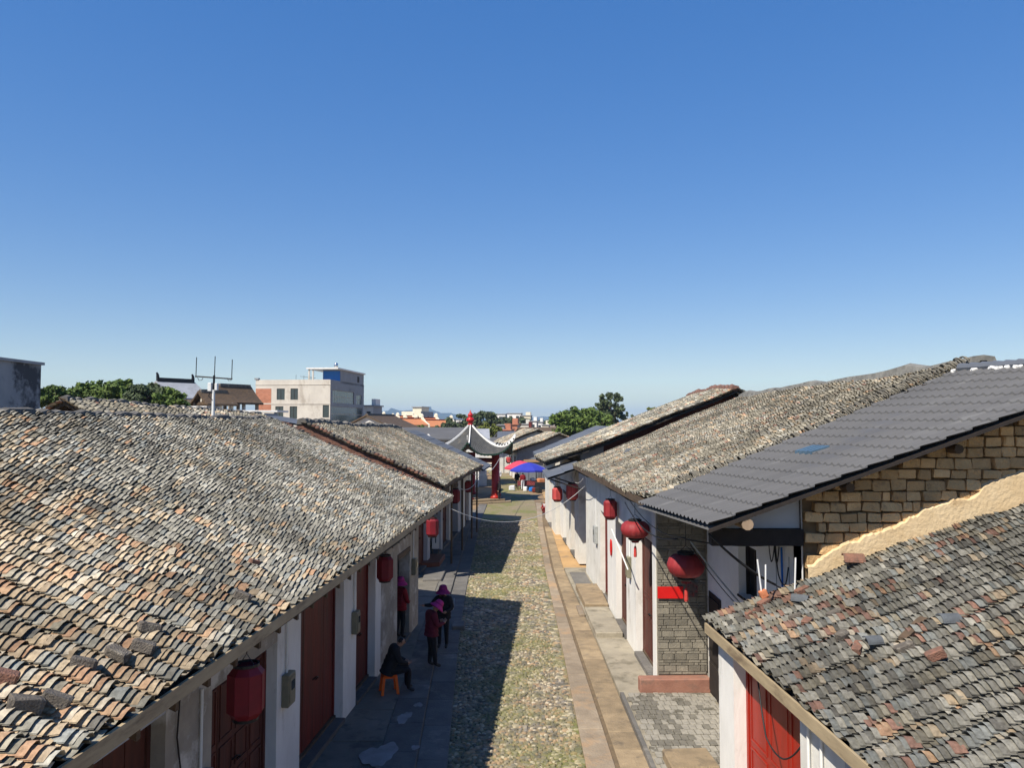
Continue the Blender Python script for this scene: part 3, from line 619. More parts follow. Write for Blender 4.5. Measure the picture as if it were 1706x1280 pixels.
for y_ in (3.2, 6.6, 10.3, 12.6): MB().tube([(.95,y_,.08),(.95,y_,3.55)], .045, 8).build('post', M_wood, L2)
# ---------------------------------------------------------------- left sheet-roofed house
L3 = thing('sheet_roof_house', 'low house with a dark ribbed sheet roof beside the pavilion', 'house', (-2.75, 42.6, 0), -math.atan(.06), 'old houses lining the lane')
street_wall(L3, 1, [(0,1.4,'wall',M_white),(1.4,3.2,'door',M_reddoor,'panel',2.5,M_white),(3.2,4.4,'wall',M_white)], .085, 3.6); body(L3, 1, 0, 4.4, 7, 3.2, M_white)
for y_ in (.0, 4.2): gable(L3, [(-.3,y_,0),(-6.9,y_,0),(-6.9,y_,4.6),(-3.5,y_,5.05),(-.3,y_,3.7)], (0,.2,0), M_white)
mr = corrugated(L3, (1.2,-.3,3.32), (1.2,4.6,3.32), (-3.4,-.3,5.45), (-3.4,4.6,5.45), M_resin2, .2, .6)
corrugated(L3, (-7.6,-.3,3.9), (-7.6,4.6,3.9), (-3.4,-.3,5.45), (-3.4,4.6,5.45), M_resin2, .2, .8)
# ---------------------------------------------------------------- right front house
R0_ = thing('shop_house', 'right foreground house with mixed grey and red tiles over a bright red door', 'house', (3.45, 3, 0), math.atan(.0567), 'old houses lining the lane')
segs = [(0,2.6,'wall',M_plaster),(2.6,4.55,'open',2.55,M_greywash),(4.55,5.55,'wall',M_white),(5.55,7.66,'door',M_brightdoor,'panel',2.86,M_white,3),(7.66,8.28,'wall',M_white2,'pilaster')]
street_wall(R0_, -1, segs, .10, 2.96); body(R0_, -1, 0, 8.3, 13.5, 2.7)
for y_ in (0.0, 8.10): gable(R0_, [(.3,y_,0),(13.3,y_,0),(13.3,y_,2.8),(7.0,y_,5.6),(.3,y_,2.98)], (0,.2,0), M_plaster)
MB().box(2.5,2.6,.3,8.0,.1,2.9).build('inner_wall', M_dark, R0_)
e0, e1, g0, g1 = (-.17,-.3,2.98), (-.13,8.42,3.02), (7.2,-.3,5.90), (7.2,8.42,5.92)
rf0, S0 = tiled_slope(R0_, e0, e1, g0, g1, w_r0, pitch=.258, expo=.062, n_ind=300, sag=.12, seed=9, wob=1.6, th=.0205, mul=.60)
ridge_cap(rf0, S0, M_mortar, .18, .15, 6, L=9); eave_board(rf0, (-.19,-.3,2.98), (-.15,8.40,3.02), drop=-.045, h=.14)
tiled_slope(R0_, (14.2,-.3,3.0), (14.2,8.42,3.0), g0, g1, w_r0, plain=True, seed=91, name='rear_roof')
gb2 = unit_bricks(4, 42, .07, .02, M_greybrick, 'brick')
for k in range(24):                                                                # brick end of the white pilaster
    place_unit('brick', gb2[k % 4], R0_, (.13 if k % 2 else .17, 8.30, .2+k*.115), (.24 if k % 2 else .20, .06, .098), jr=.01)
meter_box(R0_, -1, 5.28, 1.55, .26, .5); meter_box(R0_, -1, 4.98, 1.45, .22, .45)
# ---------------------------------------------------------------- right house with sheet roof and adobe gable
R1_ = thing('adobe_house', 'tall house with grey ribbed sheet roof over an adobe brick gable', 'house', (4.33, 11.55, 0), 0, 'old houses lining the lane')
Wc = lambda x, y, z: (x-4.33, y-11.55, z)
ME0, ME1, MG0, MG1 = Wc(2.80,10.99,4.493), Wc(2.38,14.62,4.42), Wc(9.6,10.99,6.93), Wc(8.55,14.62,6.97)
mr1 = corrugated(R1_, ME0, ME1, MG0, MG1, M_resin, .17, .40, amp=.024, drop=.034, sub=8)
corrugated(R1_, Wc(16.8,10.8,4.6), Wc(16.0,14.62,4.6), MG0, MG1, M_resin, .17, .8)
def on_metal(a, b, dz=0):
    P = (Vector(ME0)*(1-a)+Vector(ME1)*a)*(1-b)+(Vector(MG0)*(1-a)+Vector(MG1)*a)*b; return (P.x, P.y, P.z+dz)
sk = MB()                                                                           # translucent blue rooflight sheet
for i in range(4):
    a0 = .56+i*.036; sk.hexa([on_metal(a0,.385,.03),on_metal(a0+.026,.385,.03),on_metal(a0+.026,.435,.03),on_metal(a0,.435,.03),on_metal(a0,.385,.085),on_metal(a0+.026,.385,.085),on_metal(a0+.026,.435,.06),on_metal(a0,.435,.06)])
sk.build('rooflight', pm('rooflight_blue', (.085,.14,.19), (.06,.10,.14), 3, rough=.35), mr1)
mb = MB()                                                                           # wavy ridge tiles with crumbs of mortar below
for k in range(16):
    P = on_metal(1-k/15.5, 1.0, .05); P2 = on_metal(1-(k+1.08)/15.5, 1.0, .05); mb.tube([P, P2], [.10, .075], 8)
mb.build('ridge_cap', M_resin2, mr1)
for k in range(26):
    P = on_metal(rnd.random(), .975, .06); place_unit('mortar_lump', unit_bricks(1, k, .2, .08, M_white2, 'lump')[0] if k == 0 else bpy.data.meshes['lump'], mr1, P, (rnd.uniform(.05,.13), rnd.uniform(.05,.13), .06), rz=rnd.random()*3, jr=.3)
n_ = 14; mb = MB()                                                                  # rake trim under the sheet edge
a_, b_ = Vector(on_metal(0,0,-.02)), Vector(on_metal(0,1,-.02)); mb.hexa([a_+Vector((0,.0,-.05)),a_+Vector((0,.04,-.05)),b_+Vector((0,.04,-.05)),b_+Vector((0,0,-.05)),a_,a_+Vector((0,.05,0)),b_+Vector((0,.05,0)),b_]).build('verge_board', M_darkwood, mr1)
def rakez(X): return 4.49+.362*(X-2.70)-.10
# adobe gable: dark backing, bricks laid in rows, mud render along the lower roof
gp = [(0,.06,0),(5.4,.06,0),(10.8,.06,0),(10.8,.06,4.6),(5.0,.06,rakez(9.33)-.05),(0,.06,rakez(4.33)-.02)]
gw = gable(R1_, gp, (0,.32,0), M_adobe_back, 'gable_wall')
AB = unit_bricks(12, 5, .07, .07, M_adobe, 'brick')
g = random.Random(21); z = 3.35; row = 0
while z < 6.9:
    rh = g.uniform(.145,.178) if z > 4.0 else .225
    x = .02-(g.uniform(0,.2) if row % 2 else 0)
    while x < 5.0:
        bw = g.uniform(.22,.32) if z > 4.0 else g.uniform(.36,.50)
        if g.random() < .12: bw *= .6
        xc = x+bw/2; X = xc+4.33; lo = 3.02+.4*(X-2.9)-.25
        if xc-bw/2 >= -.03 and z+rh < rakez(X-bw/2)+.02 and z+rh > lo:
            place_unit('brick', AB[g.randrange(8)], gw, (xc, .02+g.uniform(-.015,.015), z+rh/2+g.uniform(-.008,.008)), (bw-g.uniform(.012,.034), .17+g.uniform(-.03,.03), rh-g.uniform(.010,.026)), jr=.04, r=g)
        x += bw
    z += rh; row += 1
mb = MB(); N = 150; top = []; botm = []                                              # mud render with a ragged upper edge
for i in range(N+1):
    X = 4.36+i*(5.2/N); xl = X-4.33
    zt = (4.13+.405*(X-4.9) if X > 4.9 else 3.78+.65*(X-4.36))+.16*(float(vnoise(X*3.1,1.5,4))-.4)+.10*(float(vnoise(X*9,3.5,5))-.4)+.03*g.random()
    top.append((xl, zt)); botm.append((xl, 2.7+.4*(X-4.3)))
for i in range(N):
    (x0,a0),(x1,a1) = top[i], top[i+1]; (_,c0),(_,c1) = botm[i], botm[i+1]
    mb.quad((x0,-.125,c0),(x1,-.125,c1),(x1,-.115,a1-.03),(x0,-.115,a0-.03)); mb.quad((x0,-.115,a0-.03),(x1,-.115,a1-.03),(x1,-.05,a1),(x0,-.05,a0)); mb.quad((x0,-.05,a0),(x1,-.05,a1),(x1,.05,a1-.01),(x0,.05,a0-.01))
mb.build('mud_render', M_mud, gw)
# white street wall in the porch, with a window
mb = MB(); wall_holes(mb, lambda a,z,d: (d, 5.65-a, z), 5.65, 4.95, [(2.35,3.45,2.72,3.72)], .28); wl = mb.build('wall', pm('lifted_whitewash', (.84,.83,.80), (.76,.75,.72), 1.6, bump=.2), R1_)  # wash raised in colour to brighten this shaded porch wall
wn = MB().box(.2,.24,2.2,3.3,2.72,3.72).build('window', M_dark, R1_)
for y_ in (2.23,3.27,2.75): MB().box(.14,.2,y_-.025,y_+.025,2.72,3.72).build('window_bar', M_darkwood, wn)
MB().box(-.03,.2,2.18,3.32,2.68,2.715).build('window_sill', M_darkwood, wn)
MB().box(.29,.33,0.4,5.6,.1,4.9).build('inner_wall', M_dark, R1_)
gable(R1_, [(-1.42,.10,4.40),(-.003,.10,4.40),(-.003,.10,rakez(4.33)-.02),(-1.42,.10,rakez(2.91)+.02)], (0,.12,0), M_greywash, 'gable_panel')
MB().box(-1.35,.02,.0,.20,4.15,4.395).build('beam', M_darkwood, R1_)
MB().tube([(-.98,-.55,4.54),(-.98,3.2,4.54)], .085, 10).build('purlin', pm('log_end', (.36,.26,.17), (.24,.17,.11), 9), R1_)
for x_, z_ in ((.6,5.10),(2.2,5.66),(3.7,6.2)): MB().tube([(x_,-.3,z_-.06),(x_,3.0,z_-.06)], .07, 8).build('purlin', M_wood, R1_)
MB().box(8,8.25,0,3.0,0,5).build('rear_wall', M_plaster, R1_)
dm = MB().box(-.02,.06,4.55,5.5,.12,2.3).build('door', M_darkwood, R1_)
for z_ in (.2,.9,1.6): MB().box(-.045,-.021,4.62,5.43,z_,z_+.6).build('panel', M_darkwood, dm)
# ---------------------------------------------------------------- right house with grey brick end wall
R2_ = thing('shop_house', 'lichen tiled house with white walls and a grey brick end wall', 'house', (3.2, 17.25, 0), math.atan(.022), 'old houses lining the lane')
segs = [(.075,.42,'wall',M_white2,'pilaster'),(.42,2.5,'door',M_browndoor,'panel',3.25,M_white,2),(2.5,3.9,'wall',M_white2,'pilaster'),(3.9,5.7,'door',M_browndoor,'plank',3.1,M_white,3),
        (5.7,7.4,'wall',M_white2,'pilaster'),(7.4,9.1,'door',M_reddoor,'panel',3.0,M_white,2),(9.1,13.2,'wall',M_white)]
street_wall(R2_, -1, segs, .10, 4.42); body(R2_, -1, 0, 13.2, 12, 4.0)
gable(R2_, [(.3,13.0,0),(11.9,13.0,0),(11.9,13.0,4.4),(5.85,13.0,6.7),(.3,13.0,4.45)], (0,.2,0), M_plaster)
MB().box(2.5,2.6,.3,12.8,.1,4.2).build('inner_wall', M_dark, R2_)
bw_ = gable(R2_, [(.02,.03,0),(1.13,.03,0),(1.13,.03,4.8),(.02,.03,4.38)], (0,.25,0), M_joint, 'brick_wall')
gable(R2_, [(1.13,.03,0),(11.9,.03,0),(11.9,.03,4.4),(5.85,.03,6.65),(1.13,.03,4.82)], (0,.25,0), M_plaster)
GB = unit_bricks(6, 44, .06, .018, M_greybrick, 'brick'); g = random.Random(8); z = .42; row = 0
while z < 4.3:
    rh = .135 if row % 3 == 1 else .058; x = .02-(.13 if row % 2 else 0)
    while x < 1.13:
        bw = .27 if g.random() < .8 else .10; x0 = max(x, .02); x1 = min(x+bw, 1.12)
        if x1-x0 > .05: place_unit('brick', GB[g.randrange(6)], bw_, ((x0+x1)/2, .022, z+rh/2), (x1-x0-.016, .05, rh-.012), jr=.006, r=g)
        x += bw
    z += rh; row += 1
MB().box(-.42,1.13,-.26,.03,.09,.40).build('plinth', M_redplinth, R2_, bevel=.02)
E0w, E1w, G0w, G1w = (2.62,14.66,4.46), (2.40,30.0,4.30), (9.03,14.66,7.10), (9.0,30.0,6.92)
rf3, S3 = tiled_slope(R2_, toL(R2_,E0w), toL(R2_,E1w), toL(R2_,G0w), toL(R2_,G1w), w_r2, pitch=.235, expo=.075, n_ind=160, sag=.06, seed=14, mat=M_tilefar, mul=.80, wob=1.7, th=.022)
ridge_cap(rf3, S3, M_mortar2, .24, .20, 8, L=15.4, seg=.9)
eave_board(rf3, (toL(R2_,E0w)[0]-.01,toL(R2_,E0w)[1],4.44), (toL(R2_,E1w)[0]-.01,toL(R2_,E1w)[1],4.30), drop=-.04, h=.15, mat=M_wood)
tiled_slope(R2_, toL(R2_,(15.5,14.62,4.4)), toL(R2_,(15.5,30,4.4)), toL(R2_,G0w), toL(R2_,G1w), w_r2, plain=True, seed=15, name='rear_roof')
# tiles stood on edge along the verge next to the sheet roof
ve = MB(); nn = 6
for i in range(nn+1):
    t = math.pi*(i/nn); ve.v.append((.10*math.cos(t), 0, .085*math.sin(t)))
for i in range(nn+1):
    t = math.pi*(i/nn); ve.v.append((.085*math.cos(t), 0, .070*math.sin(t)))
k = nn+1; ve.v += [(x, .017, z) for x, y, z in ve.v[:2*k]]
for i in range(nn):
    ve.f += [(i,i+1,k+i+1,k+i), (2*k+i,3*k+i,3*k+i+1,2*k+i+1), (i,2*k+i,2*k+i+1,i+1), (k+i,k+i+1,3*k+i+1,3*k+i)]
ve.mi = [0]*len(ve.f); tmp = ve.build('verge_tile', pm('verge_tile', (.17,.155,.12), (.09,.082,.066), 9, c3=(.28,.24,.17), s3=8), rf3); me_v = tmp.data; bpy.data.objects.remove(tmp)
for i in range(150):
    b = .10+i*.0058
    if g.random() < .1: continue
    P = S3(np.array([.008+.004*g.random()]), np.array([b]))[0]
    M = Matrix.Translation((P[0],P[1],P[2]+.13+.03*g.random())) @ Matrix.Rotation(R(90)+g.uniform(-.18,.18),4,'Z') @ Matrix.Rotation(R(-38)+g.uniform(-.3,.3),4,'X') @ Matrix.Rotation(g.uniform(-.25,.25),4,'Y') @ Matrix.Scale(1.5,4)
    inst('verge_tile', me_v, rf3, M)
meter_box(R2_, -1, 9.9, 1.75, .42, .6, mat=M_grey); meter_box(R2_, -1, 3.2, 1.9, .22, .55)
fan = MB(); fan.lathe([(.0,-.01),(.17,0),(.17,.02),(.13,.025),(0,.02)], 14)
fo = fan.build('wall_fan', M_paper, R2_); fo.location = (-.02, 6.5, 2.15); fo.rotation_euler = (0, R(-90), 0); fo.scale = (1.5,.9,1)
# ---------------------------------------------------------------- right brick-gabled house further on
R3_ = thing('brick_house', 'higher house with dark red brick gable behind the lichen roof on the right', 'house', (2.78, 32.2, 0), math.atan(.03), 'old houses lining the lane')
street_wall(R3_, -1, [(0,1.6,'wall',M_white),(1.6,3.0,'door',M_browndoor,'plank',2.7,M_white),(3.0,5.2,'wall',M_white),(5.2,6.6,'open',2.6,M_white),(6.6,8.4,'wall',M_white2)], .10, 4.2); body(R3_, -1, 0, 8.4, 14, 4)
T3 = lambda x, y, z: toL(R3_, (x, y, z))
gy = 33.7
gable(R3_, [T3(3.0,gy,0),T3(4.0,gy,0),T3(4.0,gy,5.1),T3(3.0,gy,4.72)], (0,.2,0), M_greywash, 'gable_panel')
gable(R3_, [T3(4.0,gy,0),T3(15,gy,0),T3(15,gy,5.0),T3(9.5,gy,7.22),T3(4.0,gy,5.1)], (0,.2,0), M_redbrick)
gable(R3_, [T3(3.0,40,0),T3(15,40,0),T3(15,40,5.0),T3(9.5,40,7.22),T3(3,40,4.72)], (0,.2,0), M_plaster)
rf4, S4 = tiled_slope(R3_, T3(1.38,32.6,4.22), T3(1.2,40.4,4.12), T3(9.5,32.6,7.42), T3(9.3,40.4,7.34), w_l2, pitch=.28, expo=.13, sag=.05, seed=17, mat=M_tilefar, wob=1.6, th=.024)
ridge_cap(rf4, S4, pm('broken_brick', (.22,.11,.08), (.12,.075,.06), 6, bump=.6), .2, .20, 9, L=8)
tiled_slope(R3_, T3(15.3,32.6,5.0), T3(15.3,40.4,5.0), T3(9.5,32.6,7.42), T3(9.3,40.4,7.34), w_l2, pitch=.3, expo=.16, seed=18, mat=M_tilefar, name='rear_roof')
aw = corrugated(R3_, T3(1.40,30.5,3.72), T3(1.30,33.2,3.86), T3(2.75,30.5,4.2), T3(2.75,33.2,4.32), M_resin2, .2, 1.4, name='awning')
for y_ in (30.7, 33.0): MB().tube([T3(1.5,y_,3.72),T3(2.8,y_,3.3)], .03, 6).build('awning_strut', M_darkwood, R3_)
R5_ = thing('sheet_roof_house', 'pale grey sheet roof house beyond the dark brick gable', 'house', (2.3, 41.0, 0), math.atan(.03), 'old houses lining the lane')
T5 = lambda x, y, z: toL(R5_, (x, y, z))
street_wall(R5_, -1, [(0,2.5,'wall',M_white),(2.5,4.5,'door',M_reddoor,'panel',2.6,M_white),(4.5,7.4,'wall',M_white)], .0, 4.1); body(R5_, -1, 0, 7.4, 12, 4)
for y_ in (41.1, 48.1): gable(R5_, [T5(2.6,y_,0),T5(14,y_,0),T5(14,y_,4.2),T5(5.3,y_,5.5),T5(2.6,y_,4.4)], (0,.2,0), M_white)
corrugated(R5_, T5(1.45,40.7,4.05), T5(1.3,48.4,4.05), T5(5.3,40.7,5.72), T5(5.3,48.4,5.72), M_resin2, .2, .8)
# ---------------------------------------------------------------- house closing the lane
def end_house(name, label, x, y, rz, xe, ze, xp, zp, xr, zr, dep, mat, seed, expo=.2):
    o = thing(name, label, 'house', (x, y, 0), rz, 'old houses lining the lane')
    for q in (.25, dep-.4): gable(o, [(xe+.8,q,0),(xr-.5,q,0),(xr-.5,q,zr+.05),(xp,q,zp-.22),(xe+.8,q,ze+.22)], (0,.2,0), mat)
    tiled_slope(o, (xe,-.3,ze), (xe,dep,ze), (xp,-.3,zp), (xp,dep,zp), lambda X,Y,g: np.repeat(W_LICH[None],len(X),0), pitch=.36, expo=expo, seed=seed, mat=M_tilefar, th=.03, wob=1.2)
    tiled_slope(o, (xr,-.3,zr), (xr,dep,zr), (xp,-.3,zp), (xp,dep,zp), lambda X,Y,g: np.repeat(W_LICH[None],len(X),0), pitch=.36, expo=expo, seed=seed+1, mat=M_tilefar, th=.03, name='rear_roof')
    return o
R4_ = end_house('village_house', 'grey gabled tiled house at the bend of the lane behind the umbrellas', 0, 78, .10, -.25, 2.95, 4.9, 4.78, 8.6, 3.4, 9, pm('blue_grey_wall', (.20,.22,.24), (.15,.165,.18), .8, c3=(.12,.12,.12), s3=.8), 61)
street_wall(R4_, -1, [(.3,2.2,'wall',M_white)], 0, 2.9) if False else None
for y0_, y1_, m_ in ((.25,2.2,M_white),(4.0,5.6,M_white2),(7.2,8.6,M_white)): MB().box(.6,.8,y0_,y1_,0,3.0).build('wall', m_, R4_)
for y0_, y1_ in ((2.2,4.0),(5.6,7.2)):
    d_ = MB().box(.72,.78,y0_,y1_,0,2.4).build('door', M_browndoor, R4_); MB().box(.6,.8,y0_,y1_,2.41,3.0).build('wall', M_white, R4_)
MB().box(1.2,3.4,.05,.24,1.9,2.15).build('shelf_board', pm('tan_board', (.42,.26,.14), (.34,.2,.1), 3), R4_)
MB().box(3.2,4.6,-.6,.24,1.65,1.9).build('canopy', M_cream, R4_)
R6_ = end_house('village_house', 'second tiled roof just behind the grey gabled house', -1.6, 90, .16, -.6, 3.0, 4.6, 5.05, 9, 3.6, 9, M_white, 71, .24)
MB().box(.6,.8,.25,8.6,0,3.0).build('wall', M_white, R6_)
L5_ = end_house('village_house', 'sunlit white house seen behind the pavilion pillars', -13, 70, .06, 9.2, 3.0, 4.5, 4.9, 0, 3.2, 14, M_white2, 81, .24)
MB().box(8.2,8.4,.25,13.6,0,3.1).build('wall', M_white2, L5_)
MB().box(8.41,8.46,2,3.2,0,2.2).build('door', M_reddoor, L5_)
# house behind the left front roof
LB = thing('village_house', 'tiled house with open dark gable behind the left ridge', 'house', (-14.4, 25, 0), -math.atan(.08), 'old houses lining the lane')
gable(LB, [(-4,.3,0),(4.4,.3,0),(4.4,.3,4.3),(0,.3,6.45),(-4,.3,4.6)], (0,.2,0), M_darkwood); gable(LB, [(-4,14.6,0),(4.4,14.6,0),(4.4,14.6,4.2),(0,14.6,6.2),(-4,14.6,4.4)], (0,.2,0), M_plaster)
MB().box(4.2,4.4,.5,14.6,0,4.3).build('wall', M_plaster, LB)
rfb, SB = tiled_slope(LB, (5.0,-.3,4.25), (5.0,15.2,4.1), (0,-.3,6.68), (0,15.2,6.40), w_r2, pitch=.3, expo=.15, seed=23, mat=M_tilefar, th=.026)
tiled_slope(LB, (-5,-.3,4.25), (-5,15.2,4.1), (0,-.3,6.68), (0,15.2,6.40), w_r2, pitch=.3, expo=.2, seed=24, mat=M_tilefar, name='rear_roof')
ridge_cap(rfb, SB, M_mortar, .16, .13, 11, L=15)
# ================================================================== PAVILION
PV = thing('pavilion', 'hexagonal pavilion with red pillars, white ridges and red gourd finial', 'pavilion', (-3.2, 59.2, 0), 0)
hexp = lambda r, z, ph=-90: [(r*math.cos(R(ph+60*k)), r*math.sin(R(ph+60*k)), z) for k in range(6)]
MB().slab(hexp(3.1, -.1), (0,0,.36)).build('platform', M_stone2, PV); MB().slab(hexp(3.6, -.1), (0,0,.20)).build('step', M_stone2, PV)
for p in hexp(2.25, .26):
    c = MB().lathe([(.40,0),(.40,.12),(.31,.18),(.29,.24),(.28,3.3)], 14, p).build('pillar', pm('red_pillar', (.40,.025,.015), (.32,.02,.012), 3, rough=.45), PV, smooth=True)
hp = hexp(2.25, 3.05)
for k in range(6):
    a, b = Vector(hp[k]), Vector(hp[(k+1) % 6]); MB().tube([a, b], .12, 6).build('beam', M_reddoor, PV); MB().tube([a-Vector((0,0,.42)), b-Vector((0,0,.42))], .06, 6).build('tie_rail', M_reddoor, PV)
def pvz(b, c):   # b 0 apex..1 eave, c 0 middle of a side..1 at a corner
    return 5.85-2.25*(1-(1-b)**1.75)+.95*(b**4)*(c**3)
def pvp(k, q, b):   # q 0..1 along a side
    A = Vector(hexp(3.62, 0)[k]); B = Vector(hexp(3.62, 0)[(k+1) % 6]); P = (A*(1-q)+B*q)*b; c = abs(2*q-1); return (P.x*(1+.04*b*c**3), P.y*(1+.04*b*c**3), pvz(b, c))
M_pvt = pm('pavilion_tile', (.075,.075,.072), (.05,.05,.048), 2.5, c3=(.15,.13,.1), s3=2); M_pvg = pm('green_drip_tile', (.03,.075,.045), (.02,.05,.035), 3, rough=.4)
nq, nb = 26, 12
for k in range(6):
    m = MB(); vs = []
    for j in range(nb+1):
        for i in range(nq+1):
            P = pvp(k, i/nq, .02+.98*j/nb); vs.append((P[0], P[1], P[2]+(.045 if i % 2 else 0)*(.3+.7*j/nb)))
    fs = [(j*(nq+1)+i, j*(nq+1)+i+1, (j+1)*(nq+1)+i+1, (j+1)*(nq+1)+i) for j in range(nb) for i in range(nq)]
    m.add(vs, fs); n0 = len(vs); m.add([(x, y, z-.12) for x, y, z in vs], [tuple(reversed(f)) for f in fs]); rf_ = m.build('roof_face', M_pvt, PV)
    d = MB()
    for i in range(nq):
        P = Vector(pvp(k, (i+.5)/nq, 1.0)); d.lathe([(.0,-.02),(.07,-.02),(.07,.10),(.0,.10)], 6, (P.x, P.y, P.z-.06))
    d.build('drip_edge', M_pvg, rf_)
    r = MB(); pts = [Vector(pvp(k, 0, b)) for b in np.linspace(.03, 1.0, 16)]; A = Vector(hexp(1,0)[k]); sdv = Vector((-A.y, A.x, 0))*.045
    pts += [pts[-1]+A*.16+Vector((0,0,.16)), pts[-1]+A*.26+Vector((0,0,.42))]
    vs = []; fs = []
    for i, p in enumerate(pts):
        h = .13+.20*(i/len(pts))**2.2 if i < 16 else (.30 if i == 16 else .06)
        vs += [p-sdv+Vector((0,0,-.02)), p+sdv+Vector((0,0,-.02)), p+sdv*.8+Vector((0,0,h)), p-sdv*.8+Vector((0,0,h))]
    for i in range(len(pts)-1):
        for e in range(4): fs.append((i*4+e, i*4+(e+1) % 4, (i+1)*4+(e+1) % 4, (i+1)*4+e))
    fs += [(0,1,2,3), tuple((len(pts)-1)*4+q for q in (3,2,1,0))]
    rg = r.add(vs, fs).build('ridge', M_white2, PV)
    for q in range(7):                                                             # dark pierced scrolls on both faces of the ridge
        p = pts[9+q]; A2 = Vector((-A.y, A.x, 0)).normalized()
        for s_ in (-1, 1): MB().slab([p+A2*s_*.047+A*.05+Vector((0,0,.10)), p+A2*s_*.047+A*.16+Vector((0,0,.16)), p+A2*s_*.043+A*.12+Vector((0,0,.24)), p+A2*s_*.043+A*.02+Vector((0,0,.2))], A2*s_*.006).build('scroll', M_black, rg)
fin = MB().lathe([(r_*.82, 5.72+(z_-5.72)*.86) for r_, z_ in [(.0,5.72),(.22,5.74),(.26,5.84),(.18,5.93),(.22,5.98),(.37,6.12),(.40,6.24),(.30,6.38),(.16,6.46),(.24,6.56),(.27,6.66),(.18,6.78),(.09,6.88),(.06,7.0),(.0,7.12)]], 16).build('finial', pm('red_glaze', (.50,.02,.018), (.40,.016,.015), 3, rough=.3), PV, smooth=True)
# ================================================================== LANTERNS
def lantern(label, loc, h=.62, r=.23, mat=None, round_=False, top=.3, group='red lanterns under the eaves', rz=.2):
    t = thing('lantern', label, 'lantern', loc, rz, group); mat = mat or M_lan
    if round_:
        pr = [(r*.42,-h*.42),(r*.70,-h*.38),(r*.90,-h*.25),(r,-.02),(r,h*.04),(r*.9,h*.26),(r*.70,h*.38),(r*.42,h*.42)]
        MB().lathe(pr, 64, flute=.018, nf=16).build('shade', mat, t, smooth=True)
        MB().lathe([(r*.46,h*.40),(r*.46,h*.50),(r*.40,h*.52)], 20).build('top_collar', M_black, t); b = MB().lathe([(r*.36,-h*.56),(r*.48,-h*.50),(r*.48,-h*.40)], 20).build('bottom_collar', M_black, t)
        MB().lathe([(r*.25,-h*.66),(r*.3,-h*.56)], 12).build('socket', M_landark, b)
        MB().tube([(0,0,-h*.66),(0,.0,-h*.86)], .006, 5).build('tassel_cord', M_lan, t); MB().lathe([(.02,0),(.034,-.05),(.040,-.22),(.034,-.25)], 8, (0,.0,-h*.84)).build('tassel', M_tassel, t)
    else:
        pr = [(r*.66,-h*.5),(r,-h*.36),(r,h*.36),(r*.66,h*.5)]
        MB().lathe(pr, 8, ph=R(22.5)).build('shade', mat, t)
        MB().lathe([(r*.72,h*.485),(r*.72,h*.54),(r*.62,h*.54),(r*.62,h*.485)], 16).build('top_collar', M_black, t); MB().lathe([(r*.5,-h*.56),(r*.7,-h*.535),(r*.7,-h*.485)], 16).build('bottom_collar', M_black, t)
        m = MB()
        for k in range(8):
            a = R(22.5+45*k); m.tube([(r*1.003*math.cos(a), r*1.003*math.sin(a), -h*.36), (r*1.003*math.cos(a), r*1.003*math.sin(a), h*.36)], .006, 4)
        m.build('rib_wires', M_landark, t)
    MB().tube([(-r*.4,0,h*.5),(0,0,h*.5+.12),(r*.4,0,h*.5)], .006, 5).build('bail', M_black, t); MB().tube([(0,0,h*.5+.12),(0,0,h*.5+top)], .006, 5).build('hanging_cord', M_black, t)
    return t
lantern('dark red lantern hanging nearest the camera under the left eave', (-2.82,8.3,3.14), .55, .19, M_landark, top=.45, rz=.1)
lantern('dark red lantern between two red doors of the left front house', (-2.75,16.8,2.83), .54, .18, M_landark, top=.9)
lantern('red lantern over the brown step beside the alley', (-2.98,29.0,2.05), .68, .24, M_landark, top=1.4)  # dark cloth stands in for shade that does not reach this lantern
lantern('red lantern half hidden behind the corner of the left front roof', (-2.66,36,2.55), .64, .24, M_lan, top=.95)
lantern('small red lantern nearest the pavilion on the left', (-2.42,43,2.40), .6, .22, M_lan, top=.8)
lantern('faded red lantern hanging from the awning, nearer of the two', (2.45,31.5,3.15), .66, .24, M_lanf, top=.5)
lantern('faded red lantern hanging lower, farthest down the right side', (2.05,35.0,2.72), .62, .23, M_lanf, top=1.0)
lantern('dark red drum lantern hanging above the red fan on the right', (2.86,22.5,3.46), .55, .19, M_lan, top=.55)
lantern('round red lantern before the brown panelled door', (2.86,18.0,3.50), .46, .33, M_lan, True, top=.62)
lantern('big round red lantern in the porch before the grey brick wall', (3.27,14.6,3.30), .50, .345, M_lan, True, top=.85)
lantern('tiny red lantern on the house behind the pavilion', (-.35,76.5,2.2), .6, .25, M_lanf, top=.9)
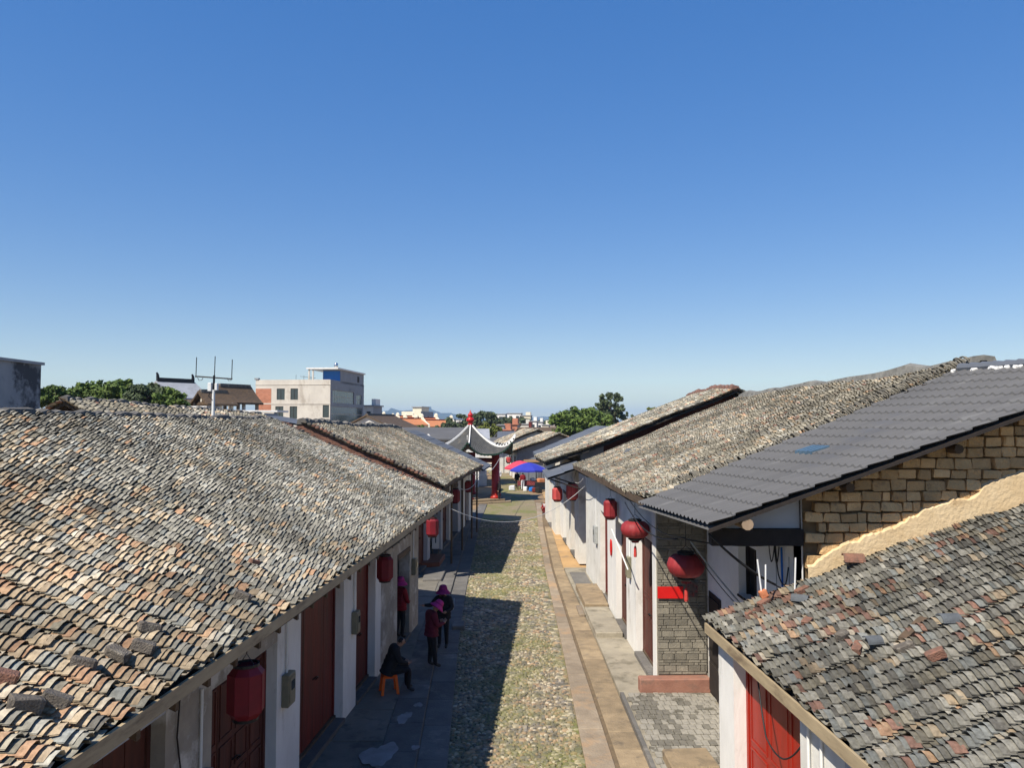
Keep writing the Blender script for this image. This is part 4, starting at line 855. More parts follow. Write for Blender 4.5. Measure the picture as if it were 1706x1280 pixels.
# ================================================================== PEOPLE
def person(label, loc, rz, J, mats, hat=None, mask=False, hgt=1.0, group='people in the lane', fingers=True, hair=True, jacket=False):
    """one continuous skinned body from joints; J = dict of joint positions facing +y"""
    D = dict(pelvis=(0,0,.86), belly=(0,0,1.0), chest=(0,.0,1.20), neck=(0,.0,1.345), head=(0,.02,1.41), crown=(0,.02,1.52),
             shL=(-.165,0,1.27), elL=(-.22,-.02,1.02), wrL=(-.20,.10,.83), haL=(-.20,.13,.76), shR=(.165,0,1.27), elR=(.22,-.02,1.02), wrR=(.20,.10,.83), haR=(.20,.13,.76),
             hiL=(-.085,0,.80), knL=(-.095,.03,.45), anL=(-.095,-.01,.09), toL=(-.10,.13,.035), hiR=(.085,0,.80), knR=(.095,.03,.45), anR=(.095,-.01,.09), toR=(.10,.13,.035))
    D.update(J); Rd = dict(pelvis=.16, belly=.16, chest=.175, neck=.055, head=.082, crown=.075, sh=.088, el=.068, wr=.036, ha=.034, hi=.095, kn=.066, an=.046, to=.038)
    names = list(D); idx = {n: i for i, n in enumerate(names)}
    ed = [('pelvis','belly'),('belly','chest'),('chest','neck'),('neck','head'),('head','crown')]
    reg = ['torso','torso','torso','skin','skin']
    for s in 'LR':
        ed += [('chest','sh'+s),('sh'+s,'el'+s),('el'+s,'wr'+s),('wr'+s,'ha'+s),('pelvis','hi'+s),('hi'+s,'kn'+s),('kn'+s,'an'+s),('an'+s,'to'+s)]
        reg += ['torso','sleeve','sleeve','skin','legs','legs','legs','shoe']
    me = bpy.data.meshes.new('person'); me.from_pydata([D[n] for n in names], [(idx[a], idx[b]) for a, b in ed], [])
    ob = bpy.data.objects.new('person_tmp', me); COL.objects.link(ob); ob.modifiers.new('s', 'SKIN'); sb = ob.modifiers.new('u', 'SUBSURF'); sb.levels = 2; sb.render_levels = 2
    for n in names:
        r_ = Rd.get(n) or Rd[n[:-1]]; sv = me.skin_vertices[0].data[idx[n]]; sv.radius = (r_*1.05, r_*(.82 if n in ('chest','belly','pelvis') else 1.0)); sv.use_root = (n == 'pelvis')
    dg = bpy.context.evaluated_depsgraph_get(); fin_ = bpy.data.meshes.new_from_object(ob.evaluated_get(dg)); bpy.data.objects.remove(ob)
    # nose, ears, eyes, fingers grown from the same mesh
    bm = bmesh.new(); bm.from_mesh(fin_); hd = Vector(D['head']); cw = Vector(D['crown']); up = (cw-hd).normalized(); nk = Vector(D['neck'])
    fw = Vector((0,1,0)); fw = (fw-up*fw.dot(up)).normalized(); rt = fw.cross(up); ctr = (hd+cw)/2
    tags = {}
    def blob(p, sx, tg):
        r_ = bmesh.ops.create_icosphere(bm, subdivisions=1, radius=1, matrix=Matrix.Translation(p) @ Matrix.Diagonal((*sx, 1)))
        for v in r_['verts']:
            for f in v.link_faces: tags[f] = tg
    blob(ctr+fw*.088-up*.02, (.014,.02,.022), 'skin')
    for s in (-1, 1): blob(ctr+rt*s*.083-up*.01, (.012,.02,.03), 'skin'); blob(ctr+fw*.077+rt*s*.032+up*.008, (.012,.008,.007), 'dark')
    blob(ctr+fw*.08-up*.055, (.022,.007,.006), 'lip')
    if fingers:
        for s in 'LR':
            h, w_ = Vector(D['ha'+s]), Vector(D['wr'+s]); d = (h-w_).normalized(); sx = d.cross(Vector((0,0,1)) if abs(d.z) < .9 else Vector((0,1,0))).normalized(); nn = sx.cross(d)
            for k in range(5):
                if k < 4: base = h+sx*(k-1.5)*.019; ln = (.062,.072,.068,.052)[k]; dirs = [d, (d+nn*.5).normalized(), (d+nn*1.1).normalized()]
                else: base = h-d*.035+sx*(.034 if s == 'L' else -.034); ln = .055; q = sx if s == 'L' else -sx; dirs = [(d+q*.9).normalized(), (d+q*.35+nn*.3).normalized(), (d+nn*.6).normalized()]
                p = base; prev = None
                for i in range(4):
                    r_ = (.0095,.009,.008,.005)[i]; a_ = dirs[min(i,2)]; u_ = a_.cross(nn if abs(a_.dot(nn)) < .9 else sx).normalized(); v_ = a_.cross(u_)
                    ring = [bm.verts.new(p+(u_*math.cos(t)+v_*math.sin(t))*r_) for t in (0, 1.257, 2.513, 3.77, 5.027)]
                    if prev:
                        for q in range(5): tags[bm.faces.new((prev[q], prev[(q+1) % 5], ring[(q+1) % 5], ring[q]))] = 'skin'
                    prev = ring
                    if i < 3: p = p+dirs[i]*ln/3
                tags[bm.faces.new(prev)] = 'skin'
    order = ['torso','sleeve','legs','skin','shoe','dark','lip','hair']
    P = [(Vector(D[a]), Vector(D[b]), q) for (a, b), q in zip(ed, reg)]
    for f in bm.faces:
        if f in tags: f.material_index = order.index(tags[f]); f.smooth = True; continue
        c = f.calc_center_median(); best = 1e9; bq = 'torso'
        for a, b, q in P:
            ab = b-a; t = max(0, min(1, (c-a).dot(ab)/max(ab.length_squared, 1e-9))); d_ = (c-(a+ab*t)).length
            if d_ < best: best = d_; bq = q
        if (c-ctr).length < .16 and bq == 'skin' and hair and ((c-ctr).dot(up) > .045 or ((c-ctr).dot(fw) < -.01 and (c-ctr).dot(up) > -.06)): bq = 'hair'
        f.material_index = order.index(bq); f.smooth = True
    bm.to_mesh(fin_); bm.free(); 
    for q in order: fin_.materials.append({'torso':mats[0],'sleeve':mats[1],'legs':mats[2],'skin':M_skin,'shoe':M_shoe,'dark':M_hair,'lip':M_cmaroon,'hair':M_hair}[q])
    fin_.polygons.foreach_set('use_smooth', [True]*len(fin_.polygons))
    o = bpy.data.objects.new('person', fin_); COL.objects.link(o); o.location = loc; o.rotation_euler = (0, 0, rz); o.scale = (hgt,)*3; tag(o, label, 'person', group)
    q = up.to_track_quat('Z', 'Y').to_matrix().to_4x4()
    if jacket:          # padded jacket with a loose hem and quilting rolls
        pv_, ch_ = Vector(D['pelvis']), Vector(D['chest']); ax = (ch_-pv_); ln = ax.length; qa = ax.normalized().to_track_quat('Z', 'Y').to_matrix().to_4x4(); m = MB(); pr_ = []
        for i in range(13):
            t = i/12; pr_.append((.205-.03*t+.010*math.sin(i*2.1), -.10+(ln+.06)*t))
        vs = []; sg_ = 22
        for r_, z_ in pr_:
            for k in range(sg_):
                a = 2*math.pi*k/sg_; f_ = 1+.035*math.sin(5*a+z_*9)+.02*math.sin(9*a-z_*14); vs.append((r_*f_*math.cos(a), r_*.80*f_*math.sin(a), z_))
        m.add(vs, [(i*sg_+k, i*sg_+(k+1) % sg_, (i+1)*sg_+(k+1) % sg_, (i+1)*sg_+k) for i in range(12) for k in range(sg_)]); jk = m.build('jacket', mats[0], o, smooth=True); jk.matrix_local = Matrix.Translation(pv_) @ qa
        MB().tube([Vector((.085*math.cos(a), .075*math.sin(a), ln+.115)) for a in np.linspace(0, 6.28, 14)], .022, 6).build('collar', mats[0], jk)
    if hat:
        m = MB().lathe([(.0,.125),(.05,.122),(.088,.10),(.108,.05),(.116,.0),(.145,-.03),(.19,-.085),(.196,-.094),(.14,-.04),(.110,-.01),(.0,.0)], 20); ht = m.build('hat', hat, o, smooth=True); ht.matrix_local = Matrix.Translation(ctr+up*.045) @ q
        bd = MB().lathe([(.114,.0),(.116,.03),(.11,.032),(.108,.0)], 20).build('hat_band', M_hatd, ht)
    if mask:
        mk = MB(); vs = [(.075*math.sin(t), .088*math.cos(t)+.012, z_) for z_ in (-.05,.012) for t in np.linspace(-1.25,1.25,7)]; mk.add(vs, [(i,i+1,8+i,7+i) for i in range(6)]); mo = mk.build('face_mask', M_cwhite, o, smooth=True); mo.matrix_local = Matrix.Translation(ctr-up*.022) @ q
    return o
# the pair talking, the sitter on a stool, the one in the doorway
person('person in maroon jacket and bright pink sun hat, head bowed over their hands', (-1.94,18.75,.105), R(-62),
       dict(neck=(0,.07,1.33), head=(0,.12,1.39), crown=(0,.19,1.475), chest=(0,.03,1.19), elL=(-.20,.06,1.02), wrL=(-.08,.27,1.06), haL=(-.04,.33,1.08), elR=(.20,.06,1.02), wrR=(.10,.28,1.04), haR=(.05,.34,1.07), anR=(.095,.07,.09), toR=(.10,.21,.035)), (M_cmaroon, M_cmaroon, M_cblack), M_hat, jacket=True)
person('masked person in black jacket with white sleeve stripe and magenta hat, facing the camera', (-1.80,20.35,.105), R(172),
       dict(shL=(-.175,0,1.27), elL=(-.25,.05,1.05), wrL=(-.12,.24,.98), haL=(-.08,.30,.98), elR=(.30,.06,1.10), wrR=(.46,.16,1.12), haR=(.53,.19,1.12)), (M_cblack, M_cblack, M_cblack), M_hatd, mask=True, jacket=True)
sp_ = MB().hexa([(-1.545,20.36,1.10),(-1.53,20.30,1.10),(-1.51,20.36,1.37),(-1.53,20.40,1.37),(-1.535,20.37,1.11),(-1.52,20.31,1.11),(-1.50,20.36,1.38),(-1.52,20.40,1.38)])
st = sp_.build('sleeve_stripe', M_cwhite); st.parent = [o for o in bpy.data.objects if o.name.startswith('person') and o.get('label','').startswith('masked')][0]; st.matrix_parent_inverse = st.parent.matrix_basis.inverted()
person('person in black sitting on an orange stool by the red door', (-2.68,17.05,.105), R(-72),
       dict(pelvis=(0,-.02,.50), belly=(0,.03,.64), chest=(0,.11,.84), neck=(0,.20,.99), head=(0,.25,1.05), crown=(0,.31,1.145), shL=(-.165,.12,.93), elL=(-.21,.18,.70), wrL=(-.10,.38,.62), haL=(-.06,.44,.61), shR=(.165,.12,.93), elR=(.21,.18,.70), wrR=(.10,.38,.62), haR=(.06,.44,.61),
            hiL=(-.10,.06,.47), knL=(-.13,.42,.50), anL=(-.12,.40,.09), toL=(-.13,.54,.035), hiR=(.10,.06,.47), knR=(.13,.42,.50), anR=(.12,.40,.09), toR=(.13,.54,.035)), (M_cblack, M_cblack, M_cblack), jacket=True)
person('person in red jacket and pink hat standing in the doorway of the left house', (-3.02,20.95,.19), R(-35), dict(elR=(.22,.03,1.02), wrR=(.12,.22,.92), haR=(.08,.28,.93)), (M_cred, M_cred, M_cblack), M_hat, jacket=True)
person('person in dark clothes leaning by the right pillar of the pavilion', (-.95,57.6,0), R(100), {}, (M_cblack, M_cblack, M_cblack), fingers=False, hgt=1.05)
person('child in red and white top squatting on the earth strip to the right', (2.22,50.5,-.03), R(120),
       dict(pelvis=(0,-.05,.28), belly=(0,0,.42), chest=(0,.08,.62), neck=(0,.12,.76), head=(0,.14,.82), crown=(0,.15,.93), shL=(-.15,.09,.70), elL=(-.2,.2,.5), wrL=(-.12,.36,.45), haL=(-.08,.41,.44), shR=(.15,.09,.70), elR=(.2,.2,.5), wrR=(.12,.36,.45), haR=(.08,.41,.44), hiL=(-.09,.0,.27), knL=(-.13,.30,.47), anL=(-.12,.12,.09), toL=(-.13,.26,.035), hiR=(.09,0,.27), knR=(.13,.30,.47), anR=(.12,.12,.09), toR=(.13,.26,.035)), (M_cwhite, M_cred, M_cred), fingers=False, hgt=.9)
person('stall keeper in dark clothes under the blue umbrella', (.45,69.0,0), R(150), {}, (M_cblack, M_cblack, M_cblack), fingers=False)
person('stall customer in pale trousers beside the goods', (.95,67.6,0), R(20), {}, (M_cred, M_cred, M_cwhite), fingers=False)
person('person in pale shirt standing before the white house beyond the pavilion', (-1.25,73,0), R(170), {}, (M_cwhite, M_cwhite, M_cblack), fingers=False)
# orange stool
stl = thing('stool', 'bright orange plastic stool under the sitter in black', 'stool', (-2.68,17.05,.105), R(-72))
MB().box(-.15,.15,-.15,.15,.385,.415).build('seat', M_stool, stl, bevel=.012); MB().box(-.155,.155,-.155,.155,.34,.384).build('apron', M_stool, stl)
for sx in (-1, 1):
    for sy in (-1, 1):
        a, b = Vector((sx*.13, sy*.13, .36)), Vector((sx*.17, sy*.17, 0)); m = MB(); w_ = .028
        m.hexa([b+Vector((-w_,-w_,0)), b+Vector((w_,-w_,0)), b+Vector((w_,w_,0)), b+Vector((-w_,w_,0)), a+Vector((-w_,-w_,0)), a+Vector((w_,-w_,0)), a+Vector((w_,w_,0)), a+Vector((-w_,w_,0))]); m.build('leg', M_stool, stl)
# ================================================================== SMALL THINGS
LBK = [ # loose pieces weighing down the tiles: position, size, turn, material, label
 ((-3.72,5.72,4.24),(.22,.14,.12),.4,M_looser,'brown brick cut by the left picture edge on the left roof'),
 ((-3.42,5.50,4.13),(.26,.16,.12),.7,M_looseb,'large grey brick nearest the camera on the left roof'),
 ((-3.30,5.68,4.10),(.22,.12,.10),.2,M_looseb,'grey brick just right of the nearest brick on the left roof'),
 ((-3.46,6.30,4.16),(.22,.15,.11),.5,M_looseb,'leftmost grey brick in the row of three on the left roof'),
 ((-3.36,6.66,4.14),(.22,.12,.10),-.1,M_looseb,'middle grey brick in the row of three on the left roof'),
 ((-3.27,6.92,4.12),(.22,.13,.11),.2,M_looseb,'rightmost brick in the row of three on the left roof'),
 ((-3.40,7.32,4.18),(.24,.14,.10),.6,M_looseb,'grey brick above the row of three on the left roof'),
 ((-3.10,8.95,4.11),(.22,.12,.10),.1,M_looseb,'lone grey brick near the left eave beyond the other bricks'),
 ((-3.42,10.3,4.26),(.15,.10,.06),.8,M_looser,'small tan brick bit high on the left roof'),
 ((3.36,10.95,3.30),(.20,.11,.10),.3,M_looser,'dark brown brick closest to the corner of the right roof'),
 ((3.58,11.05,3.42),(.22,.12,.10),.5,M_looser,'orange brick lying flat on the right roof corner'),
 ((3.60,11.14,3.53),(.13,.11,.12),.1,pm('new_orange_brick',(.55,.20,.09),(.48,.17,.08),14,bump=.4),'bright orange hollow brick holding two white rods'),
 ((4.12,11.05,3.60),(.24,.11,.09),.3,M_looser,'red brown brick just under the adobe wall on the right roof'),
 ((3.73,10.25,3.42),(.20,.13,.11),-.3,M_looseb,'grey brick left of a red lump on the right roof'),
 ((3.78,9.98,3.43),(.17,.12,.10),.8,M_looser,'crumbled red brick lump on the right roof'),
 ((4.10,9.88,3.56),(.22,.12,.10),.2,M_looseb,'grey brick up slope from the red lump on the right roof'),
 ((3.87,9.12,3.47),(.16,.14,.16),.5,M_looseb,'upright rough dark stone in the middle of the right roof'),
 ((3.90,8.80,3.45),(.22,.11,.09),.9,M_looser,'tilted brown brick below the rough dark stone'),
 ((4.20,8.34,3.57),(.23,.13,.12),.1,M_looseb,'largest grey brick on the right roof'),
 ((4.34,8.00,3.61),(.21,.12,.11),-.2,M_looser,'red brown brick rightmost on the right roof')]
for k, (p, sz, a, m, lb) in enumerate(LBK):
    me = unit_bricks(1, 300+k, .10, .05, m, 'loose_brick')[0]; o = bpy.data.objects.new('loose_brick', me); COL.objects.link(o)
    o.location = (p[0], p[1], p[2]+(-.115 if p[0] < 0 else .005)); o.rotation_euler = (rnd.uniform(-.12,.12), R(21)*(1 if p[0] < 0 else -1)+rnd.uniform(-.1,.1), a); o.scale = tuple(q*.88 for q in sz)
    tag(o, lb, 'brick', 'loose bricks on the roofs')
for (a, b, lb) in (((3.575,11.14,3.55),(3.53,11.16,4.02),'taller white rod in the orange brick on the right roof'), ((3.63,11.13,3.55),(3.64,11.14,3.95),'shorter white rod in the orange brick on the right roof'), ((4.10,11.28,3.48),(4.13,11.30,4.02),'white rod leaning alone before the blue pipe')):
    tag(MB().tube([a, b], .012, 8).build('plastic_rod', M_pvc), lb, 'rod', 'white rods on the right roof')
def curved_tile(loc, rot, lb, sc=1.0, mat=None):
    m = MB(); n = 8; vs = []
    for y_ in (-.16, .16):
        for r_ in (.13, .112):
            for i in range(n+1): t = R(25)+R(130)*i/n; vs.append((r_*math.cos(t), y_, r_*math.sin(t)-.06))
    k = n+1
    fs = [(i, i+1, 2*k+i+1, 2*k+i) for i in range(n)]+[(k+i, 3*k+i, 3*k+i+1, k+i+1) for i in range(n)]+[(i, k+i, k+i+1, i+1) for i in range(n)]+[(2*k+i, 2*k+i+1, 3*k+i+1, 3*k+i) for i in range(n)]
    o = m.add(vs, fs).build('loose_tile', mat or pm('slate_tile', (.12,.13,.135), (.08,.085,.09), 9, bump=.3)); o.location = loc; o.rotation_euler = rot; o.scale = (sc,)*3; return tag(o, lb, 'tile', 'loose tiles on the roofs')
curved_tile((3.98,10.75,3.56), (0,R(-20),R(60)), 'dark slate curved tile lying askew below the adobe wall', .7)
curved_tile((4.05,8.75,3.55), (0,R(-24),R(100)), 'dark curved tile wedged beside the rough dark stone', .6)
curved_tile((4.80,8.55,3.84), (0,R(-20),R(95)), 'long dark curved tile lying high on the right roof', .7)
curved_tile((3.95,25.5,4.98), (.2,R(-20),R(30)), 'upturned dark tile on the far end of the lichen roof', 1.3)
curved_tile((4.95,11.25,4.02), (0,R(-22),R(80)), 'terracotta tile leaning on the mud render', .9, M_looser)
pl_ = MB().slab([(4.35,8.6,3.58),(4.75,8.9,3.73),(4.7,8.99,3.73),(4.3,8.68,3.58)], (0,0,.03)).build('plank', M_wood); tag(pl_, 'short weathered plank lying on the right roof', 'plank')
# steps and stone blocks
def block(name, lb, cat, pts, h, mat, z0=0.0, bevel=.02): return tag(MB().slab([(x, y, z0) for x, y in pts], (0,0,h)).build(name, mat, bevel=bevel), lb, cat)
block('stone_step', 'sunlit pale stone slab before the far red door on the right', 'step', [(2.24,27.4),(3.06,27.4),(3.02,24.35),(2.30,24.35)], .30, M_stone2)
block('stone_step', 'darker stone slab before the brown plank door on the right', 'step', [(2.26,24.25),(3.02,24.25),(3.04,21.3),(2.30,21.3)], .24, M_conc)
block('stone_step', 'small stone block at the lane edge before the two slabs', 'step', [(2.06,25.0),(2.24,25.0),(2.24,23.8),(2.06,23.8)], .12, M_stone)
block('stone_step', 'tan stone block at the bottom edge beside the grey pavers', 'step', [(2.62,13.7),(3.4,13.75),(3.45,13.0),(2.64,12.95)], .30, M_stone2)
block('stone_step', 'grey step below the plain white wall on the right', 'step', [(2.25,30.3),(2.85,30.3),(2.9,27.8),(2.3,27.8)], .14, M_gstone)
block('stone_block', 'pale stone block on the kerb beside the masked person', 'stone block', [(-1.72,22.3),(-1.36,22.35),(-1.38,22.95),(-1.74,22.9)], .15, M_gstone)
block('wooden_step', 'reddish brown platform step before the left second house', 'step', [(-3.75,31.4),(-2.95,31.6),(-2.9,33.6),(-3.7,33.6)], .28, pm('brown_step', (.20,.07,.04), (.15,.05,.03), 3, rough=.5))
block('stone_step', 'grey stone slab leaning at the alley mouth on the left', 'step', [(-3.3,28.6),(-2.6,28.7),(-2.6,30.5),(-3.4,30.5)], .2, M_gstone)
# small signboard standing on the brown step
sg = thing('notice_board', 'small white notice board standing behind the brown step', 'notice board', (-3.35,34.0,.085), .1); MB().box(-.16,.16,-.02,.02,.35,1.25).build('board', M_white2, sg)
for x_ in (-.13,.13): MB().box(x_-.015,x_+.015,-.015,.015,0,.349).build('leg', M_wood, sg)
MB().box(-.02,.02,-.026,-.021,.6,1.05).build('mark', M_black, sg)
# red paper strips on the brick wall and the remains of old posters
tag(MB().box(3.22,3.79,17.205,17.212,2.09,2.35).build('paper_banner', M_paper), 'bright red paper strip pasted on the grey brick wall', 'paper')
pp = thing('poster', 'torn dark red poster remains right of the red paper strip', 'poster', (3.95,17.208,2.12)); MB().box(-.10,.16,-.004,0,0,.32).build('sheet', pm('old_paper', (.13,.10,.09), (.10,.08,.07), 14, c3=(.24,.05,.05), s3=12, t3=(.5,.6)), pp)
for k, (x_, z_, w_, h_) in enumerate(((-.06,.22,.015,.07),(-.02,.12,.05,.015),(.05,.20,.015,.09),(.10,.08,.04,.015),(.12,.18,.015,.06),(.03,.05,.015,.08))): MB().box(x_,x_+w_,-.008,-.0045,z_,z_+h_).build('ink_mark', M_black, pp)
# cables
def cable(lb, pts, r=.012, mat=None, sag=.0, n=14):
    P = []; pts = [Vector(p) for p in pts]
    for i in range(len(pts)-1):
        for k in range(n): t = k/n; q = pts[i].lerp(pts[i+1], t); q.z -= sag*4*t*(1-t); P.append(q)
    P.append(pts[-1]); return tag(MB().tube(P, r, 6).build('cable', mat or M_black, smooth=True), lb, 'cable', 'cables strung along the lane')
M_wcab = pm('pale_cable', (.55,.55,.52), (.45,.45,.43), 5, rough=.5)
cable('pale cable sagging across the lane above the long shadow', [(-1.75,22.2,3.5),(2.55,27.0,3.75)], .010, M_wcab, .75)
cable('pale cable from the left second house towards the pavilion', [(-1.95,38.5,3.4),(-.9,57,3.35)], .016, M_wcab, .5)
cable('pale cable looping under the left second eave', [(-2.3,33,3.2),(-1.8,42.6,3.0)], .014, M_wcab, .35)
cable('thin pale cable along the right eave by the awning', [(2.5,33,3.7),(2.55,27.5,4.0)], .012, M_wcab, .25)
cable('black cable swinging below the sheet roof corner to the near eave', [(2.88,11.35,4.36),(3.85,11.35,3.62)], .016, M_black, .06)
cable('second black cable beside the swinging one under the sheet roof', [(2.90,11.4,4.34),(3.98,11.4,3.55)], .010, M_black, .09)
cable('black cable sagging along the sheet eave to the round lantern', [(2.66,18.2,4.10),(2.86,13.4,3.98)], .014, M_black, .28)
cable('thin black cable sagging behind the big round lantern', [(2.72,18.0,4.20),(2.95,13.2,4.02)], .009, M_black, .22)
cable('thin cable level across the porch to the beam', [(2.95,13.2,4.00),(4.25,12.6,4.0)], .014, M_black, .05)
cable('grey conduit slanting from the porch eave down the white wall', [(3.02,13.25,4.00),(4.22,13.2,2.55)], .016, M_grey, .06)
cable('thin dark cable beside the slanting grey conduit', [(3.04,13.2,3.9),(4.24,13.1,2.50)], .008, M_black, .12)
cable('loop of black wire hanging on the white porch wall', [(4.28,12.6,3.98),(4.27,12.45,3.55),(4.27,12.15,3.45),(4.27,12.0,3.75)], .010, M_black, .05)
cable('tangled black wire below the dark beam', [(4.27,12.9,4.02),(4.26,12.75,3.7),(4.27,12.62,3.98),(4.26,12.5,3.72),(4.27,12.4,4.0)], .009, M_black, .06)
cable('blue pipe running down the white porch wall', [(4.29,12.35,4.0),(4.29,12.3,2.6)], .018, M_blue)
cable('grey wire left of the blue pipe on the white wall', [(4.30,12.65,4.0),(4.30,12.6,2.6)], .007, M_grey)
cable('grey wire right of the blue pipe on the white wall', [(4.30,12.05,3.9),(4.30,12.05,2.6)], .007, M_grey)
cable('dark cable hanging against the white wall of the far right house', [(2.75,33,3.9),(2.70,36.5,3.5)], .012, M_black, .35)
cable('black flex hanging from the near right eave beside the red door', [(3.02,9.6,2.82),(2.98,9.2,2.3),(3.06,8.85,2.2),(3.2,8.6,2.5)], .010, M_black, .05)
cable('thin dark wire down the plaster of the left front house', [(-3.80,9.05,3.6),(-3.82,8.95,2.4),(-3.80,9.2,1.4)], .010, M_darkwood, .02)
pole = tag(MB().tube([(2.60,20.2,3.20),(2.90,19.4,2.30)], .018, 8).build('pole', M_pvc), 'white pole slanting before the white pillar between two doors', 'pole')
# antenna mast
AN_ = thing('antenna', 'white antenna mast with three upright rods above the left ridge', 'antenna', (-9.33,24,0), .05)
MB().tube([(0,0,0),(0,0,7.0)], [.06,.045], 10).build('mast', M_pvc, AN_); MB().tube([(0,0,7.0),(.01,0,7.45)], .035, 8).build('mast_top', M_iron, AN_)
MB().tube([(-.57,0,7.42),(.57,0,7.34)], .022, 8).build('crossbar', M_iron, AN_)
for x_, z0_, z1_ in ((-.55,7.38,8.02),(.02,7.45,8.05),(.55,7.32,7.95)):
    MB().tube([(x_,0,z0_),(x_+.01,0,z1_)], .013, 6).build('rod', M_iron, AN_)
for x_ in (-.5,.4): MB().tube([(x_,0,7.38),(x_+.05,0,7.29),(x_+.13,0,7.30),(x_+.17,0,7.37)], .010, 6).build('feed_wire', M_black, AN_)
bx_ = MB().box(-.16,-.05,-.08,.08,6.95,7.22).build('equipment_box', M_pvc, AN_, bevel=.01); MB().box(.05,.13,-.07,.07,6.98,7.2).build('equipment_box', M_pvc, AN_, bevel=.01)
MB().tube([(-.08,-.06,6.98),(-.12,-.08,6.8),(-.03,-.06,6.7)], .014, 6).build('feed_wire', M_black, AN_)
# ================================================================== MARKET UMBRELLAS AND STALLS
def umbrella(lb, loc, r, h, mats):
    t = thing('market_umbrella', lb, 'umbrella', loc, .3, 'market umbrellas'); MB().tube([(0,0,0),(0,0,h)], .025, 8).build('pole', M_grey, t); MB().lathe([(.25,0),(.25,.06),(.05,.1)], 12).build('foot', M_gstone, t)
    n = 8
    for k in range(n):
        a0, a1 = 2*math.pi*k/n, 2*math.pi*(k+1)/n; m = MB(); vs = []
        for j in range(6):
            b = j/5
            for q in (0, .5, 1): a = a0+(a1-a0)*q; rr = r*b*(1-.04*(q == .5)); vs.append((rr*math.cos(a), rr*math.sin(a), h-.62*b**1.6+(.0 if q != .5 else -.03*b)))
        fs = [(j*3+i, j*3+i+1, (j+1)*3+i+1, (j+1)*3+i) for j in range(5) for i in range(2)]
        vs += [(vs[15+i][0], vs[15+i][1], vs[15+i][2]-.14) for i in range(3)]; fs += [(15,16,19,18),(16,17,20,19)]
        m.add(vs, fs).build('panel', mats[k % len(mats)], t); MB().tube([(0,0,h-.03),(r*.98*math.cos(a0), r*.98*math.sin(a0), h-.66)], .010, 5).build('rib', M_grey, t)
    return t
M_ublue = pm('umbrella_blue', (.035,.045,.36), (.03,.038,.30), 2, rough=.6); M_ured = pm('umbrella_red', (.62,.06,.09), (.55,.05,.08), 2, rough=.6); M_ulil = pm('umbrella_lilac', (.16,.15,.40), (.13,.12,.36), 2, rough=.6)
umbrella('blue market umbrella at the bend of the lane', (1.5,69.0,0), 1.75, 2.35, [M_ublue, M_ublue, M_ublue, M_ulil]); umbrella('pink red market umbrella behind the blue one', (.75,71.5,0), 1.5, 2.4, [M_ured])
def stall(lb, loc, rz, w, cloth):
    t = thing('market_stall', lb, 'stall', loc, rz, 'market stalls'); MB().box(-w/2,w/2,-.4,.4,.74,.78).build('table_top', M_wood, t)
    for x_ in (-w/2+.06,w/2-.06):
        for y_ in (-.34,.34): MB().box(x_-.025,x_+.025,y_-.025,y_+.025,0,.739).build('leg', M_wood, t)
    MB().box(-w/2-.01,w/2+.01,-.425,-.405,.42,.80).build('front_cloth', cloth, t); return t
M_check = pm('checked_cloth', (.45,.10,.10), (.36,.07,.07), 3, brick=(.2,.12,.03,.3))
stall('stall with red checked cloth under the blue umbrella', (1.35,68.2,0), .1, 1.8, M_check); stall('stall with dark cloth right of the red checked one', (2.75,66.5,0), -.1, 1.5, M_cblack)
GD = [('white sack slumped left of the stalls',(.0,67.3,0),(.5,.4,.45),M_cwhite,'goods_sack','sack'),('blue tub at the foot of the red checked stall',(1.7,66.6,0),(.4,.4,.35),M_blue,'goods_tub','tub'),
 ('white carton before the red checked stall',(1.15,66.7,0),(.45,.35,.4),M_white2,'carton','carton'),('black crate right of the blue tub',(2.25,65.4,0),(.6,.4,.45),M_black,'crate','crate'),
 ('red box beside the black crate',(1.9,65.9,0),(.35,.35,.4),M_reddoor,'carton','carton'),('orange bundle hanging high on the dark stall',(2.5,66.4,.78),(.7,.4,.35),M_orange,'goods_bundle','bundle'),
 ('brown basket on the red checked stall',(.9,68.2,.78),(.5,.4,.3),M_eave,'basket','basket'),('white parcel on the red checked stall',(1.8,68.2,.78),(.4,.4,.25),M_cwhite,'parcel','parcel')]
for k, (lb, p, s_, m, nm, ct) in enumerate(GD):
    o = bpy.data.objects.new(nm, unit_bricks(1, 900+k, .16, .06, m, nm)[0]); COL.objects.link(o); o.location = (p[0], p[1], p[2]+s_[2]/2*.98); o.scale = s_; o.rotation_euler = (0, 0, k*.7); tag(o, lb, ct, 'goods at the market stalls')
ck = thing('clothes_rack', 'rack of dark and red clothes hanging behind the stalls', 'clothes rack', (3.0,68.5,0), 0)
for x_ in (-.9,.9): MB().tube([(x_,0,0),(x_,0,1.7)], .02, 6).build('upright', M_grey, ck)
MB().tube([(-.9,0,1.7),(.9,0,1.7)], .02, 6).build('rail', M_grey, ck)
for k in range(9): MB().hexa([(-.85+k*.19,-.2,.55),(-.75+k*.19,-.2,.55),(-.75+k*.19,.2,.55),(-.85+k*.19,.2,.55),(-.82+k*.19,-.12,1.66),(-.77+k*.19,-.12,1.66),(-.77+k*.19,.12,1.66),(-.82+k*.19,.12,1.66)]).build('garment', [M_cblack, M_check, M_cmaroon, M_cwhite][k % 4], ck)
